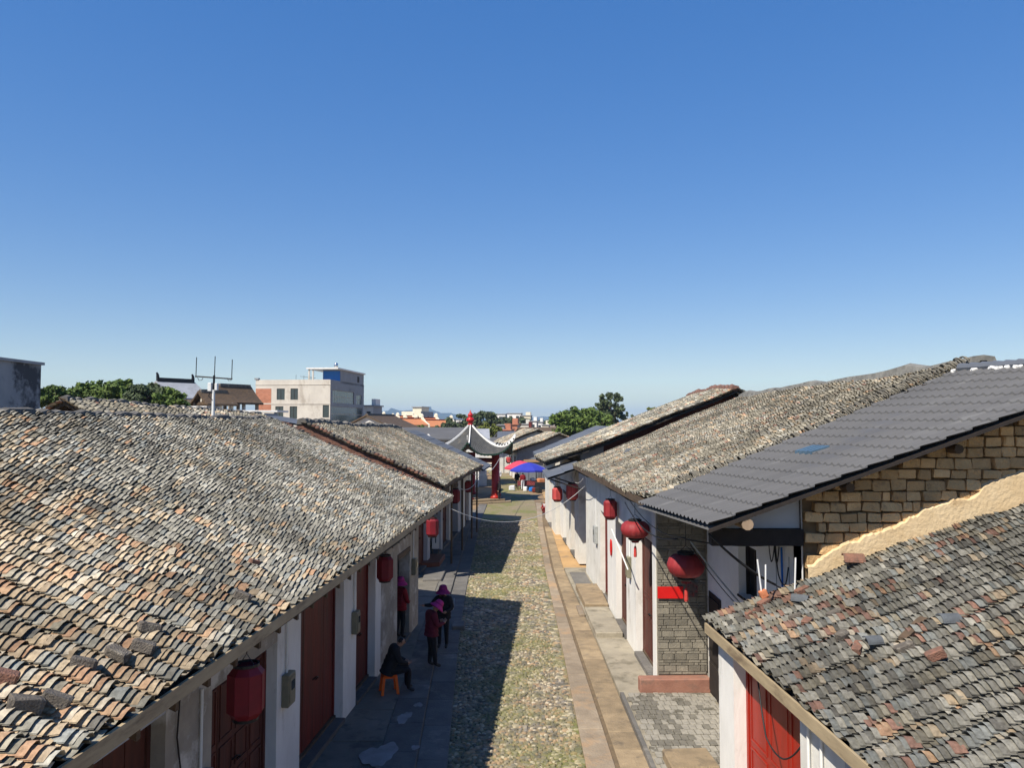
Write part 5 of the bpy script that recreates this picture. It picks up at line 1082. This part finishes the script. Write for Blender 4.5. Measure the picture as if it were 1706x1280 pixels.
# ================================================================== BACKGROUND BUILDINGS
def at(px, py, Y):
    a = (px-853)/F_PX; b = (640-py)/F_PX; c, s = math.cos(PITCH), math.sin(PITCH); f = c-b*s; t = Y/f; return (a*t, Y, CAM_H+(s+b*c)*t)
def tower(name, label, x0, x1, y, d, h, mat, wins=(), side=None, swins=(), rz=0.0, group=None, parapet=.35, cat='building', frame=None):
    """block building: front wall with real openings, side walls, flat roof; windows are parts with panes"""
    t = thing(name, label, cat, (x0, y, 0), rz, group); w = x1-x0; side = side or mat
    mb = MB(); wall_holes(mb, lambda a,z,dd: (a, dd, z), w, h, wins, .22); mb.build('front_wall', mat, t)
    mb = MB(); wall_holes(mb, lambda a,z,dd: (w-dd, a, z), d, h, swins, .22); mb.build('side_wall', side, t)
    MB().box(0,.2,.01,d,0,h).build('side_wall', side, t); MB().box(.21,w-.01,d-.2,d,0,h-.01).build('rear_wall', side, t); MB().box(.02,w-.02,.02,d-.02,h-parapet-.2,h-parapet).build('roof_slab', M_concg, t)
    for a, b, c, e in wins:
        f_ = MB().box(a,b,.14,.18,c,e).build('window', frame or M_darkwood, t)
        n = max(1, round((b-a)/.8))
        for k in range(n): q = (b-a)/n; MB().box(a+k*q+.05,a+(k+1)*q-.05,.11,.139,c+.05,e-.05).build('pane', M_glass, f_)
    for a, b, c, e in swins:
        f_ = MB().box(w-.18,w-.14,a,b,c,e).build('window', frame or M_concw, t); n = max(1, round((b-a)/1.3)); m_ = 2 if e-c > 1.6 else 1
        for k in range(n):
            for j in range(m_): q = (b-a)/n; r_ = (e-c)/m_; MB().box(w-.139,w-.11,a+k*q+.05,a+(k+1)*q-.05,c+j*r_+.05,c+(j+1)*r_-.05).build('pane', M_glass, f_)
    return t
# three storey white building
x0, x1 = at(425,700,130)[0], at(553,700,130)[0]; w = x1-x0
WB = tower('apartment_building', 'stained white three storey block with bare brick patch and rooftop room', x0, x1, 130, 20, 13.1, M_concw,
     [(3.7,5.1,9.7,11.6),(6.1,7.4,9.7,11.6),(3.5,4.9,6.5,8.6),(6.0,7.3,6.5,8.6),(11.7,12.8,6.7,8.8),(3.5,4.9,2.4,4.4),(6.0,7.3,2.4,4.4)], M_concg, [(1.2,13.5,9.2,11.4),(15,18.5,9.2,11.0),(.6,19.0,6.0,8.6)], rz=-.09)
MB().box(.05,2.75,-.03,-.002,7.6,11.6).build('brick_patch', M_redbrick2, WB)
for z_ in (12.2,8.95): MB().box(-.05,w+.05,-.06,-.004,z_,z_+.18).build('string_course', M_concw, WB)
rm = MB().box(w-3.2,w,5.5,19.8,12.75,15.1).build('rooftop_room', M_concg, WB); MB().box(w-5.4,w+.25,3.2,20.1,15.1,15.35).build('room_roof', M_white2, rm)
MB().box(w-3.1,w-.1,5.40,5.49,13.0,14.9).build('blue_door', M_blue, rm); 
for x_ in (w-5.1,w-4.4): MB().box(x_,x_+.25,3.4,3.65,12.75,15.09).build('post', M_concw, rm)
MB().box(w-.02,w+.02,15.5,16.8,13.4,14.5).build('window', M_darkwood, rm)
MB().lathe([(.35,0),(.35,1.1),(.2,1.25)], 14, (w-2.0,9,15.35)).build('water_tank', M_chrome, rm, smooth=True); MB().box(-.2,.5,-.1,.6,13.1,13.4).build('roof_block', M_concg, WB)
for k, x_ in enumerate((5.5,6.9,8.2)): MB().tube([(x_,4,12.7),(x_,4,14.2-.2*k)], .03, 5).build('roof_aerial', M_iron, WB)
MB().tube([(6.2,4,13.9),(9.0,4,13.6)], .03, 5).build('roof_aerial', M_iron, WB)
# stained block at the left picture edge
SB_ = tower('concrete_building', 'dark stained concrete block at the far left edge', -46, -31.2, 33, 17.8, 9.75, M_stainw, [], M_stainw, []); MB().box(-.1,14.95,-.1,17.95,9.751,9.93).build('coping', M_concg, SB_); MB().box(14.82,14.9,.2,17.6,5.6,6.7).build('string_band', M_plaster, SB_)
lowr = thing('lean_to_shed', 'low pale ribbed sheet roof right of the stained block', 'shed', (-25,36,0), 0); corrugated(lowr, (-3,0,6.2), (-3,9,6.2), (3.5,0,6.55), (3.5,9,6.55), M_concg, .35, 3, amp=.05); MB().box(-2.9,3.3,.2,8.8,0,6.1).build('wall', M_concg, lowr)
# temple-like white gable with dark ridge
def hall(name, label, c, rz, L, hw, ze, zp, mat_roof, mat_wall, ridge_h=.6, horns=True, open_=False, group=None):
    t = thing(name, label, 'hall', c, rz, group); m = MB(); n = 10
    for s_ in (-1, 1):
        m = MB(); vs = []
        for j in range(n+1):
            b = j/n; x = s_*hw*(1-b); z = ze+(zp-ze)*(b**1.25)
            vs += [(x, -.4, z), (x, L+.4, z), (x, -.4, z-.18), (x, L+.4, z-.18)]
        fs = []
        for j in range(n): a = j*4; fs += [(a,a+1,a+5,a+4), (a+2,a+6,a+7,a+3), (a,a+4,a+6,a+2), (a+1,a+3,a+7,a+5)]
        fs += [(0,2,3,1)]; m.add(vs, fs).build('roof_slope', mat_roof, t)
    prof = [(-hw*.82,0), (hw*.82,0)]+[(hw*(1-b)*.96, ze-.22+(zp-ze)*(b**1.25)) for b in np.linspace(.14,1,7)]+[(-hw*(1-b)*.96, ze-.22+(zp-ze)*(b**1.25)) for b in np.linspace(.86,.14,6)]
    if not open_:
        for y_ in (0, L-.2): MB().slab([(x, y_, z) for x, z in prof], (0,.2,0)).build('gable_wall', mat_wall, t)
        for s_ in (-1, 1): MB().box(s_*hw*.82-.1,s_*hw*.82+.1,.21,L-.21,0,ze-.1).build('side_wall', mat_wall, t)
    else:
        for y_ in (0, L*.5, L):
            for s_ in (-.75,.75): MB().lathe([(.17,0),(.17,ze+.1)], 10, (s_*hw, y_, 0)).build('pillar', M_plaster, t)
            MB().box(-hw*.8,hw*.8,y_-.1,y_+.1,ze-.1,ze+.15).build('tie_beam', M_wood, t); MB().box(-.12,.12,y_-.09,y_+.09,ze+.151,zp-.3).build('king_post', M_plaster, t)
        MB().box(-hw*.7,hw*.7,.3,L-.3,0,ze-.8).build('inner_wall', M_darkwood, t)
    rg = MB().box(-.18,.18,-.2,L+.2,zp-.15,zp+ridge_h).build('ridge', M_iron if horns else M_mortar, t)
    if horns:
        for y_ in (-.1, L+.1): MB().tube([(0,y_,zp+ridge_h),(0,y_-.03,zp+ridge_h+.35),(0,y_-.15,zp+ridge_h+.6)], [.2,.16,.1], 8).build('ridge_horn', M_iron, rg)
    return t
M_paleroof = pm('pale_roof', (.33,.34,.36), (.27,.28,.30), 1.2, c3=(.22,.22,.23), s3=.6)
hall('temple_hall', 'white gabled hall with pale roof, dark ridge and horns behind the trees', (at(264,640,92)[0],92,0), -.62, 4.4, 4.2, 8.8, 10.9, M_paleroof, M_white2, .4)
hall('open_hall', 'smaller brown roofed open hall with triangular gable by the antenna', (at(337,660,62)[0],62,0), -.62, 2.0, 1.35, 7.45, 8.5, M_wood, M_plaster, .12, False, True, 'brown roofed halls')
hall('open_hall', 'larger brown roofed open hall just left of the white block', (at(368,650,70)[0],70,0), -.55, 3.0, 1.75, 7.75, 9.35, M_wood, M_plaster, .14, False, True, 'brown roofed halls')
tower('small_white_house', 'little white walled room below the smaller brown hall', at(317,700,56)[0], at(345,700,56)[0], 56, 2.0, 7.15, M_white2, (), M_plaster, rz=-.1)
tower('small_white_house', 'low white wall in front of the larger brown hall', at(385,700,50)[0], at(440,700,50)[0], 50, 3, 6.55, M_white2, (), M_concg)
ls = thing('lean_to_shed', 'thin flat sheet canopy before the white block', 'shed', (at(415,690,60)[0],60,0), 0); MB().box(-3.5,2.2,0,3,6.75,6.9).build('roof', M_white2, ls)
for x_ in (-3.3,2.0): MB().box(x_-.08,x_+.08,.1,.26,0,6.74).build('post', M_concg, ls)
lr = thing('lean_to_shed', 'blue grey sheet roof behind the left ridge near the antenna', 'shed', (-14.2,46,0), 0); corrugated(lr, (4,0,5.3), (4,6,5.3), (-1.5,0,6.35), (-1.5,6,6.35), M_resin2, .3, 2); MB().box(-1.4,3.6,.3,5.8,0,5.2).build('wall', M_plaster, lr)
hall('village_house', 'dark brown roof peeking out right of the white block', (at(612,700,95)[0],95,0), -.2, 9, 5, 4.9, 6.9, M_wood, M_white, .12, False, False)
# roofs between the left second house and the pavilion
for k, (px, py, Y, wd, dp, hh, m, lb) in enumerate(((705,712,62,7,6,5.4,M_resin,'long dark roof beyond the left ridge'),(745,716,72,8,6,5.2,M_paleroof,'pale grey roof left of the pavilion top'))):
    p = at(px, py, Y); t = thing('village_house', lb, 'house', (p[0], Y, 0), .05); MB().slab([(-wd/2,-.3,hh-.9),(wd/2,-.3,hh-.9),(wd/2,dp/2,hh),(-wd/2,dp/2,hh)], (0,0,.12)).build('roof', m, t); MB().slab([(-wd/2,dp+.3,hh-.9),(wd/2,dp+.3,hh-.9),(wd/2,dp/2,hh),(-wd/2,dp/2,hh)], (0,0,.12)).build('roof', m, t); MB().box(-wd/2+.3,wd/2-.3,0,dp,0,hh-.85).build('wall', M_white, t)
# orange roofed rows with curled white gables
def curl_house(label, px, py, Y, wd, dp, h, rz):
    p = at(px, py, Y); t = thing('orange_roof_house', label, 'house', (p[0], Y, 0), rz, 'orange roofed houses')
    MB().box(-wd/2,wd/2,0,dp,0,h-1.6).build('wall', M_cream, t)
    for s_ in (-1, 1): MB().slab([(-wd/2,dp/2+s_*(dp/2+.3),h-1.6),(wd/2,dp/2+s_*(dp/2+.3),h-1.6),(wd/2,dp/2,h),(-wd/2,dp/2,h)], (0,0,.18)).build('roof', M_orange, t)
    MB().box(-wd/2,wd/2,dp/2-.15,dp/2+.15,h+.182,h+.5).build('ridge', M_reddoor, t)
    for s_ in (-1, 1):
        pr = [(-dp/2-.6,h-2.1),(-dp/2-.4,h-1.3),(-dp*.3,h-.5),(-1.0,h+.5),(-.9,h+1.2),(0,h+1.65),(.9,h+1.2),(1.0,h+.5),(dp*.3,h-.5),(dp/2+.4,h-1.3),(dp/2+.6,h-2.1)]
        MB().slab([(s_*wd/2,dp/2+y_,z_) for y_,z_ in pr], (s_*.4,0,0)).build('curled_gable', M_cream, t)
    return t
for k, a in enumerate(((648,700,215,8,9,7.0,.5),(672,697,235,9,9,7.5,.5),(690,705,205,8,9,6.6,.55),(712,702,215,9,10,6.8,.5),(733,706,210,10,10,6.2,.45))):
    curl_house(['leftmost','second from the left','middle','second from the right','rightmost'][k]+' orange roofed house with curled cream gables in the distance', *a)
x0, x1 = at(669,700,300)[0], at(703,700,300)[0]
CB = tower('apartment_building', 'cream three storey block with dark side above the orange roofs', x0, x1, 300, 14, 10.0, M_cream, [(1+k*1.7,2.0+k*1.7,6.4,8.2) for k in range(4)]+[(1+k*1.7,2.0+k*1.7,3.0,4.8) for k in range(4)], M_concg, [(2,4,6.4,8.2),(7,9,6.4,8.2)], rz=-.25); MB().box(4.2,7.9,1,9,9.6,11.6).build('upper_floor', M_cream, CB); MB().box(3.9,8.2,.6,9.3,11.6,11.9).build('upper_roof', M_concg, CB)
FH = [(606,622,705,150,9.0,M_white2,'small white building right of the white block'),
 (845,868,693,330,9.5,M_white2,'white two storey house on the rise above the pavilion corner'),(866,884,698,300,8.3,M_cream,'white house with dark roof terrace in the distance'),
 (827,842,694,340,9.3,M_white2,'pinkish white house behind the trees above the pavilion'),(842,862,712,180,5.3,M_redbrick2,'bare brick house right of the pavilion roof'),(830,850,720,170,4.1,M_redbrick2,'lower bare brick house right of the pavilion ridge'),
 (823,840,714,190,5.1,M_concg,'low grey house left of the brick house'),(868,882,712,230,5.2,M_concw,'pale turquoise walled house in the distance'),(882,894,707,260,6.1,M_white2,'white house cluster member nearest the distant hill'),
 (894,904,709,270,5.8,M_white2,'tiny white house left of the round green tree'),(903,914,713,240,4.9,M_cream,'cream house tight beside the round green tree'),(806,818,709,240,5.6,M_white2,'white house between the pavilion finial and trees'),
 (745,756,702,400,7.2,M_white2,'small white block left of the finial trees'),(758,770,703,420,7.0,M_white2,'second small white block left of the finial trees'),(874,884,716,150,4.5,M_reddoor,'red roofed hut in the middle distance')]
for a, b, py, Y, h, m, lb in FH:
    x0, x1 = at(a,700,Y)[0], at(b,700,Y)[0]; w = x1-x0; n = max(1, int(w/2.2)); ww = w/n*.45
    ws = [(w/n*(k+.28), w/n*(k+.28)+ww, h-2.5-3*j, h-1.0-3*j) for k in range(n) for j in range(2) if h-2.5-3*j > .3]
    fh = tower('far_house', lb, x0, x1, Y, 6, h, m, ws, M_concg, (), rz=-.12, group='distant town houses', cat='house'); MB().box(-.3,w+.3,-.3,6.3,h+.001,h+.25).build('roof_edge', M_concg if m is not M_redbrick2 else M_redbrick2, fh)
    if rnd.random() < .5: MB().box(w*.5,w*.95,2,5,h+.251,h+1.5).build('stair_room', m, fh)
for k, (px, py, Y, wd, hh, m, lb) in enumerate(((862,722,100,5.5,4.6,M_resin2,'blue sheet roof behind the lane end'),(838,731,96,7.5,3.9,M_resin,'dark tiled roof right of the pavilion corner'),(905,716,120,8,5.0,M_wood,'brown humped roof left of the round green tree'))):
    p = at(px, py, Y); t = thing('village_house', lb, 'house', (p[0], Y, 0), .12); MB().slab([(-wd/2,-.3,hh-1.1),(wd/2,-.3,hh-1.1),(wd/2-.5,3,hh),(-wd/2+.5,3,hh)], (0,0,.12)).build('roof', m, t); MB().slab([(-wd/2,6.3,hh-1.1),(wd/2,6.3,hh-1.1),(wd/2-.5,3,hh),(-wd/2+.5,3,hh)], (0,0,.12)).build('roof', m, t); MB().box(-wd/2+.5,wd/2-.5,0,6,0,hh-1.05).build('wall', M_white, t)
# ================================================================== TREES
def tree(name, label, x, y, h, rx, rz_, zc, mat, seed, nl=5200, leaf=.30, clumps=70, group='trees', airy=0.0, trunk=.22):
    g = np.random.default_rng(seed); t = thing(name, label, 'tree', (x, y, 0), 0, group); m = MB(); r_ = random.Random(seed)
    m.tube([(0,0,-.1),(r_.uniform(-.1,.1),0,zc*.35),(r_.uniform(-.2,.2),.1,zc*.8),(0,0,zc+rz_*.4)], [trunk*1.3,trunk,trunk*.7,trunk*.25], 8)
    C = []
    while len(C) < clumps:
        p = g.uniform(-1, 1, 3); d = np.linalg.norm(p)
        if d > 1 or d < .35+.25*g.random(): continue
        C.append(p*(1+.14*g.normal()))
    C = np.array(C); cc = C*np.array([rx, rx, rz_])+np.array([0, 0, zc])
    for k in range(0, clumps, max(1, clumps//9)):
        q = Vector(cc[k]); b = Vector((0, 0, zc*.55+.25*zc*r_.random())); m.tube([b, b.lerp(q, .5)+Vector((0,0,.2)), q], [trunk*.45, trunk*.28, trunk*.1], 5)
    m.build('trunk', M_bark, t)
    per = nl//clumps; V = np.zeros((nl+clumps*4, 4, 3)); k = 0; cr = (rx*rx*rz_)**(1/3)*(.26-.08*airy)
    for c in cc:
        o = g.normal(0, 1, (per, 3)); o /= np.linalg.norm(o, axis=1)[:, None]; rad = cr*g.uniform(.55, 1.25)*g.random(per)**.4; pos = c+o*rad[:, None]*np.array([1, 1, .8])
        nrm = o+g.normal(0, .6, (per, 3))+np.array([0, 0, .5]); nrm /= np.linalg.norm(nrm, axis=1)[:, None]
        a = np.cross(nrm, g.normal(0, 1, (per, 3))); a /= np.linalg.norm(a, axis=1)[:, None]; b = np.cross(nrm, a); s_ = leaf*g.uniform(.5, 1.15, (per, 1))
        V[k:k+per] = np.stack([pos-a*s_, pos-b*s_*.55, pos+a*s_, pos+b*s_*.55], axis=1); k += per
    V = V[:k]; me = bpy.data.meshes.new('crown'); me.from_pydata(V.reshape(-1, 3).tolist(), [], np.arange(k*4).reshape(-1, 4).tolist()); me.materials.append(mat)
    o = bpy.data.objects.new('crown', me); COL.objects.link(o); o.parent = t; return t
def tr(label, px, py, Y, wpx, hpx, mat, seed, **k):
    """crown centre and size as seen, stood at distance Y"""
    p = at(px, py, Y); s = Y/F_PX; tree('broadleaf_tree', label, p[0], Y, 0, wpx*s/2, hpx*s/2, p[2], mat, seed, **k)
tr('round dense dark green tree right of the lane end', 968,708,105,98,52, M_leaf, 1, nl=9000, clumps=120, leaf=.30)
tr('tall airy grey green tree behind the round tree', 1018,687,135,54,66, M_leafd, 2, nl=5600, clumps=70, leaf=.34, airy=1)
tr('thin pale tree right of the tall airy tree', 1048,703,150,26,26, M_leafd, 3, nl=1500, clumps=26, leaf=.3, airy=1)
tr('small yellowish tree just above the brick gable roof', 1088,690,120,36,22, M_leafy, 4, nl=1500, clumps=26, leaf=.22, airy=1)
tr('low bush tree at the foot of the round tree', 968,731,80,22,12, M_leafy, 5, nl=900, clumps=20, leaf=.16)
tr('leftmost green tree beside the stained block', 92,660,64,54,36, M_leaf, 6, nl=5000, clumps=70, leaf=.22)
tr('green tree second from the left behind the dark gable roof', 148,660,66,66,40, M_leaf, 7, nl=5600, clumps=80, leaf=.22)
tr('tallest green tree of the left group', 202,657,62,68,46, M_leaf, 8, nl=6000, clumps=80, leaf=.22)
tr('green tree before the white gabled hall', 246,662,60,66,44, M_leafd, 9, nl=6000, clumps=80, leaf=.20)
tr('rightmost green tree of the left group', 286,668,58,54,34, M_leaf, 10, nl=4800, clumps=60, leaf=.20)
tr('dark green tree right behind the pavilion finial', 805,700,170,56,26, M_leafd, 11, nl=3600, clumps=50, leaf=.42)
tr('dark green tree left behind the pavilion finial', 765,704,180,40,22, M_leafd, 12, nl=2600, clumps=40, leaf=.42)
tr('yellow green bush tree beside the pavilion ridge', 815,719,120,40,22, M_leafy, 13, nl=2600, clumps=40, leaf=.30)
tr('green tree behind the distant white houses', 850,703,260,56,14, M_leafd, 14, nl=2200, clumps=40, leaf=.6)
tr('green hedge tree between the orange roofs', 690,714,190,30,10, M_leaf, 15, nl=1400, clumps=24, leaf=.4)
tr('dark tree between orange roofs and the pavilion', 747,711,170,34,16, M_leafd, 16, nl=1800, clumps=30, leaf=.4)
tr('distant tree left of the round green tree', 905,705,300,40,8, M_leafd, 17, nl=1600, clumps=30, leaf=.7)
# ================================================================== HILLS AND AIR
def hills(name, label, Y, prof, seed, depth=900):
    m = MB(); g = np.random.default_rng(seed); xs = np.linspace(prof[0][0], prof[-1][0], 90); hs = np.interp(xs, [p[0] for p in prof], [p[1] for p in prof]); vs = []; K = 7
    for i, (px, py) in enumerate(zip(xs, hs)):
        x, _, z = at(px, py+g.normal(0, .25), Y); z = max(z, 1)
        for j in range(K):
            b = j/(K-1); sh = math.sin(math.pi*b); vs.append((x+g.normal(0, 6), Y+depth*(b-.5)*2, -3+(z+3)*sh*(1+.12*g.normal()*(j != K//2))))
    m.add(vs, [(i*K+j, (i+1)*K+j, (i+1)*K+j+1, i*K+j+1) for i in range(89) for j in range(K-1)]); o = m.build(name, M_hill, smooth=True); kind(o, 'structure', label)
hills('hills', 'low wooded hills on the left horizon', 5200, [(560,701),(600,694),(622,688),(645,684.5),(672,684.5),(690,683),(705,679.5),(722,684),(738,690),(748,688),(765,692),(790,694),(812,697),(850,699),(880,701)], 2)
hills('hills', 'pale hill on the horizon left of the round tree', 6500, [(855,702),(875,698.5),(890,695.5),(905,694),(920,696.5),(935,699.5),(960,702)], 3)
hills('hills', 'flat far hills running along the whole horizon', 8000, [(-200,703),(100,701),(300,702),(600,701),(900,700.5),(1200,701),(1500,700),(1900,703)], 4)
hz = MB().box(-8500,8500,-150,9500,-1.2,150).build('haze', None); hz.data.materials.clear()
mv = bpy.data.materials.new('haze_air'); mv.use_nodes = True; n = mv.node_tree.nodes; n.clear(); ov = n.new('ShaderNodeOutputMaterial'); pvn = n.new('ShaderNodeVolumePrincipled')
pvn.inputs['Color'].default_value = (.50,.72,1.0,1); pvn.inputs['Density'].default_value = 1.4e-4; pvn.inputs['Anisotropy'].default_value = 0.0
mv.node_tree.links.new(pvn.outputs[0], ov.inputs['Volume']); hz.data.materials.append(mv); kind(hz, 'stuff', 'thin pale haze in the air')
bpy.context.view_layer.update()
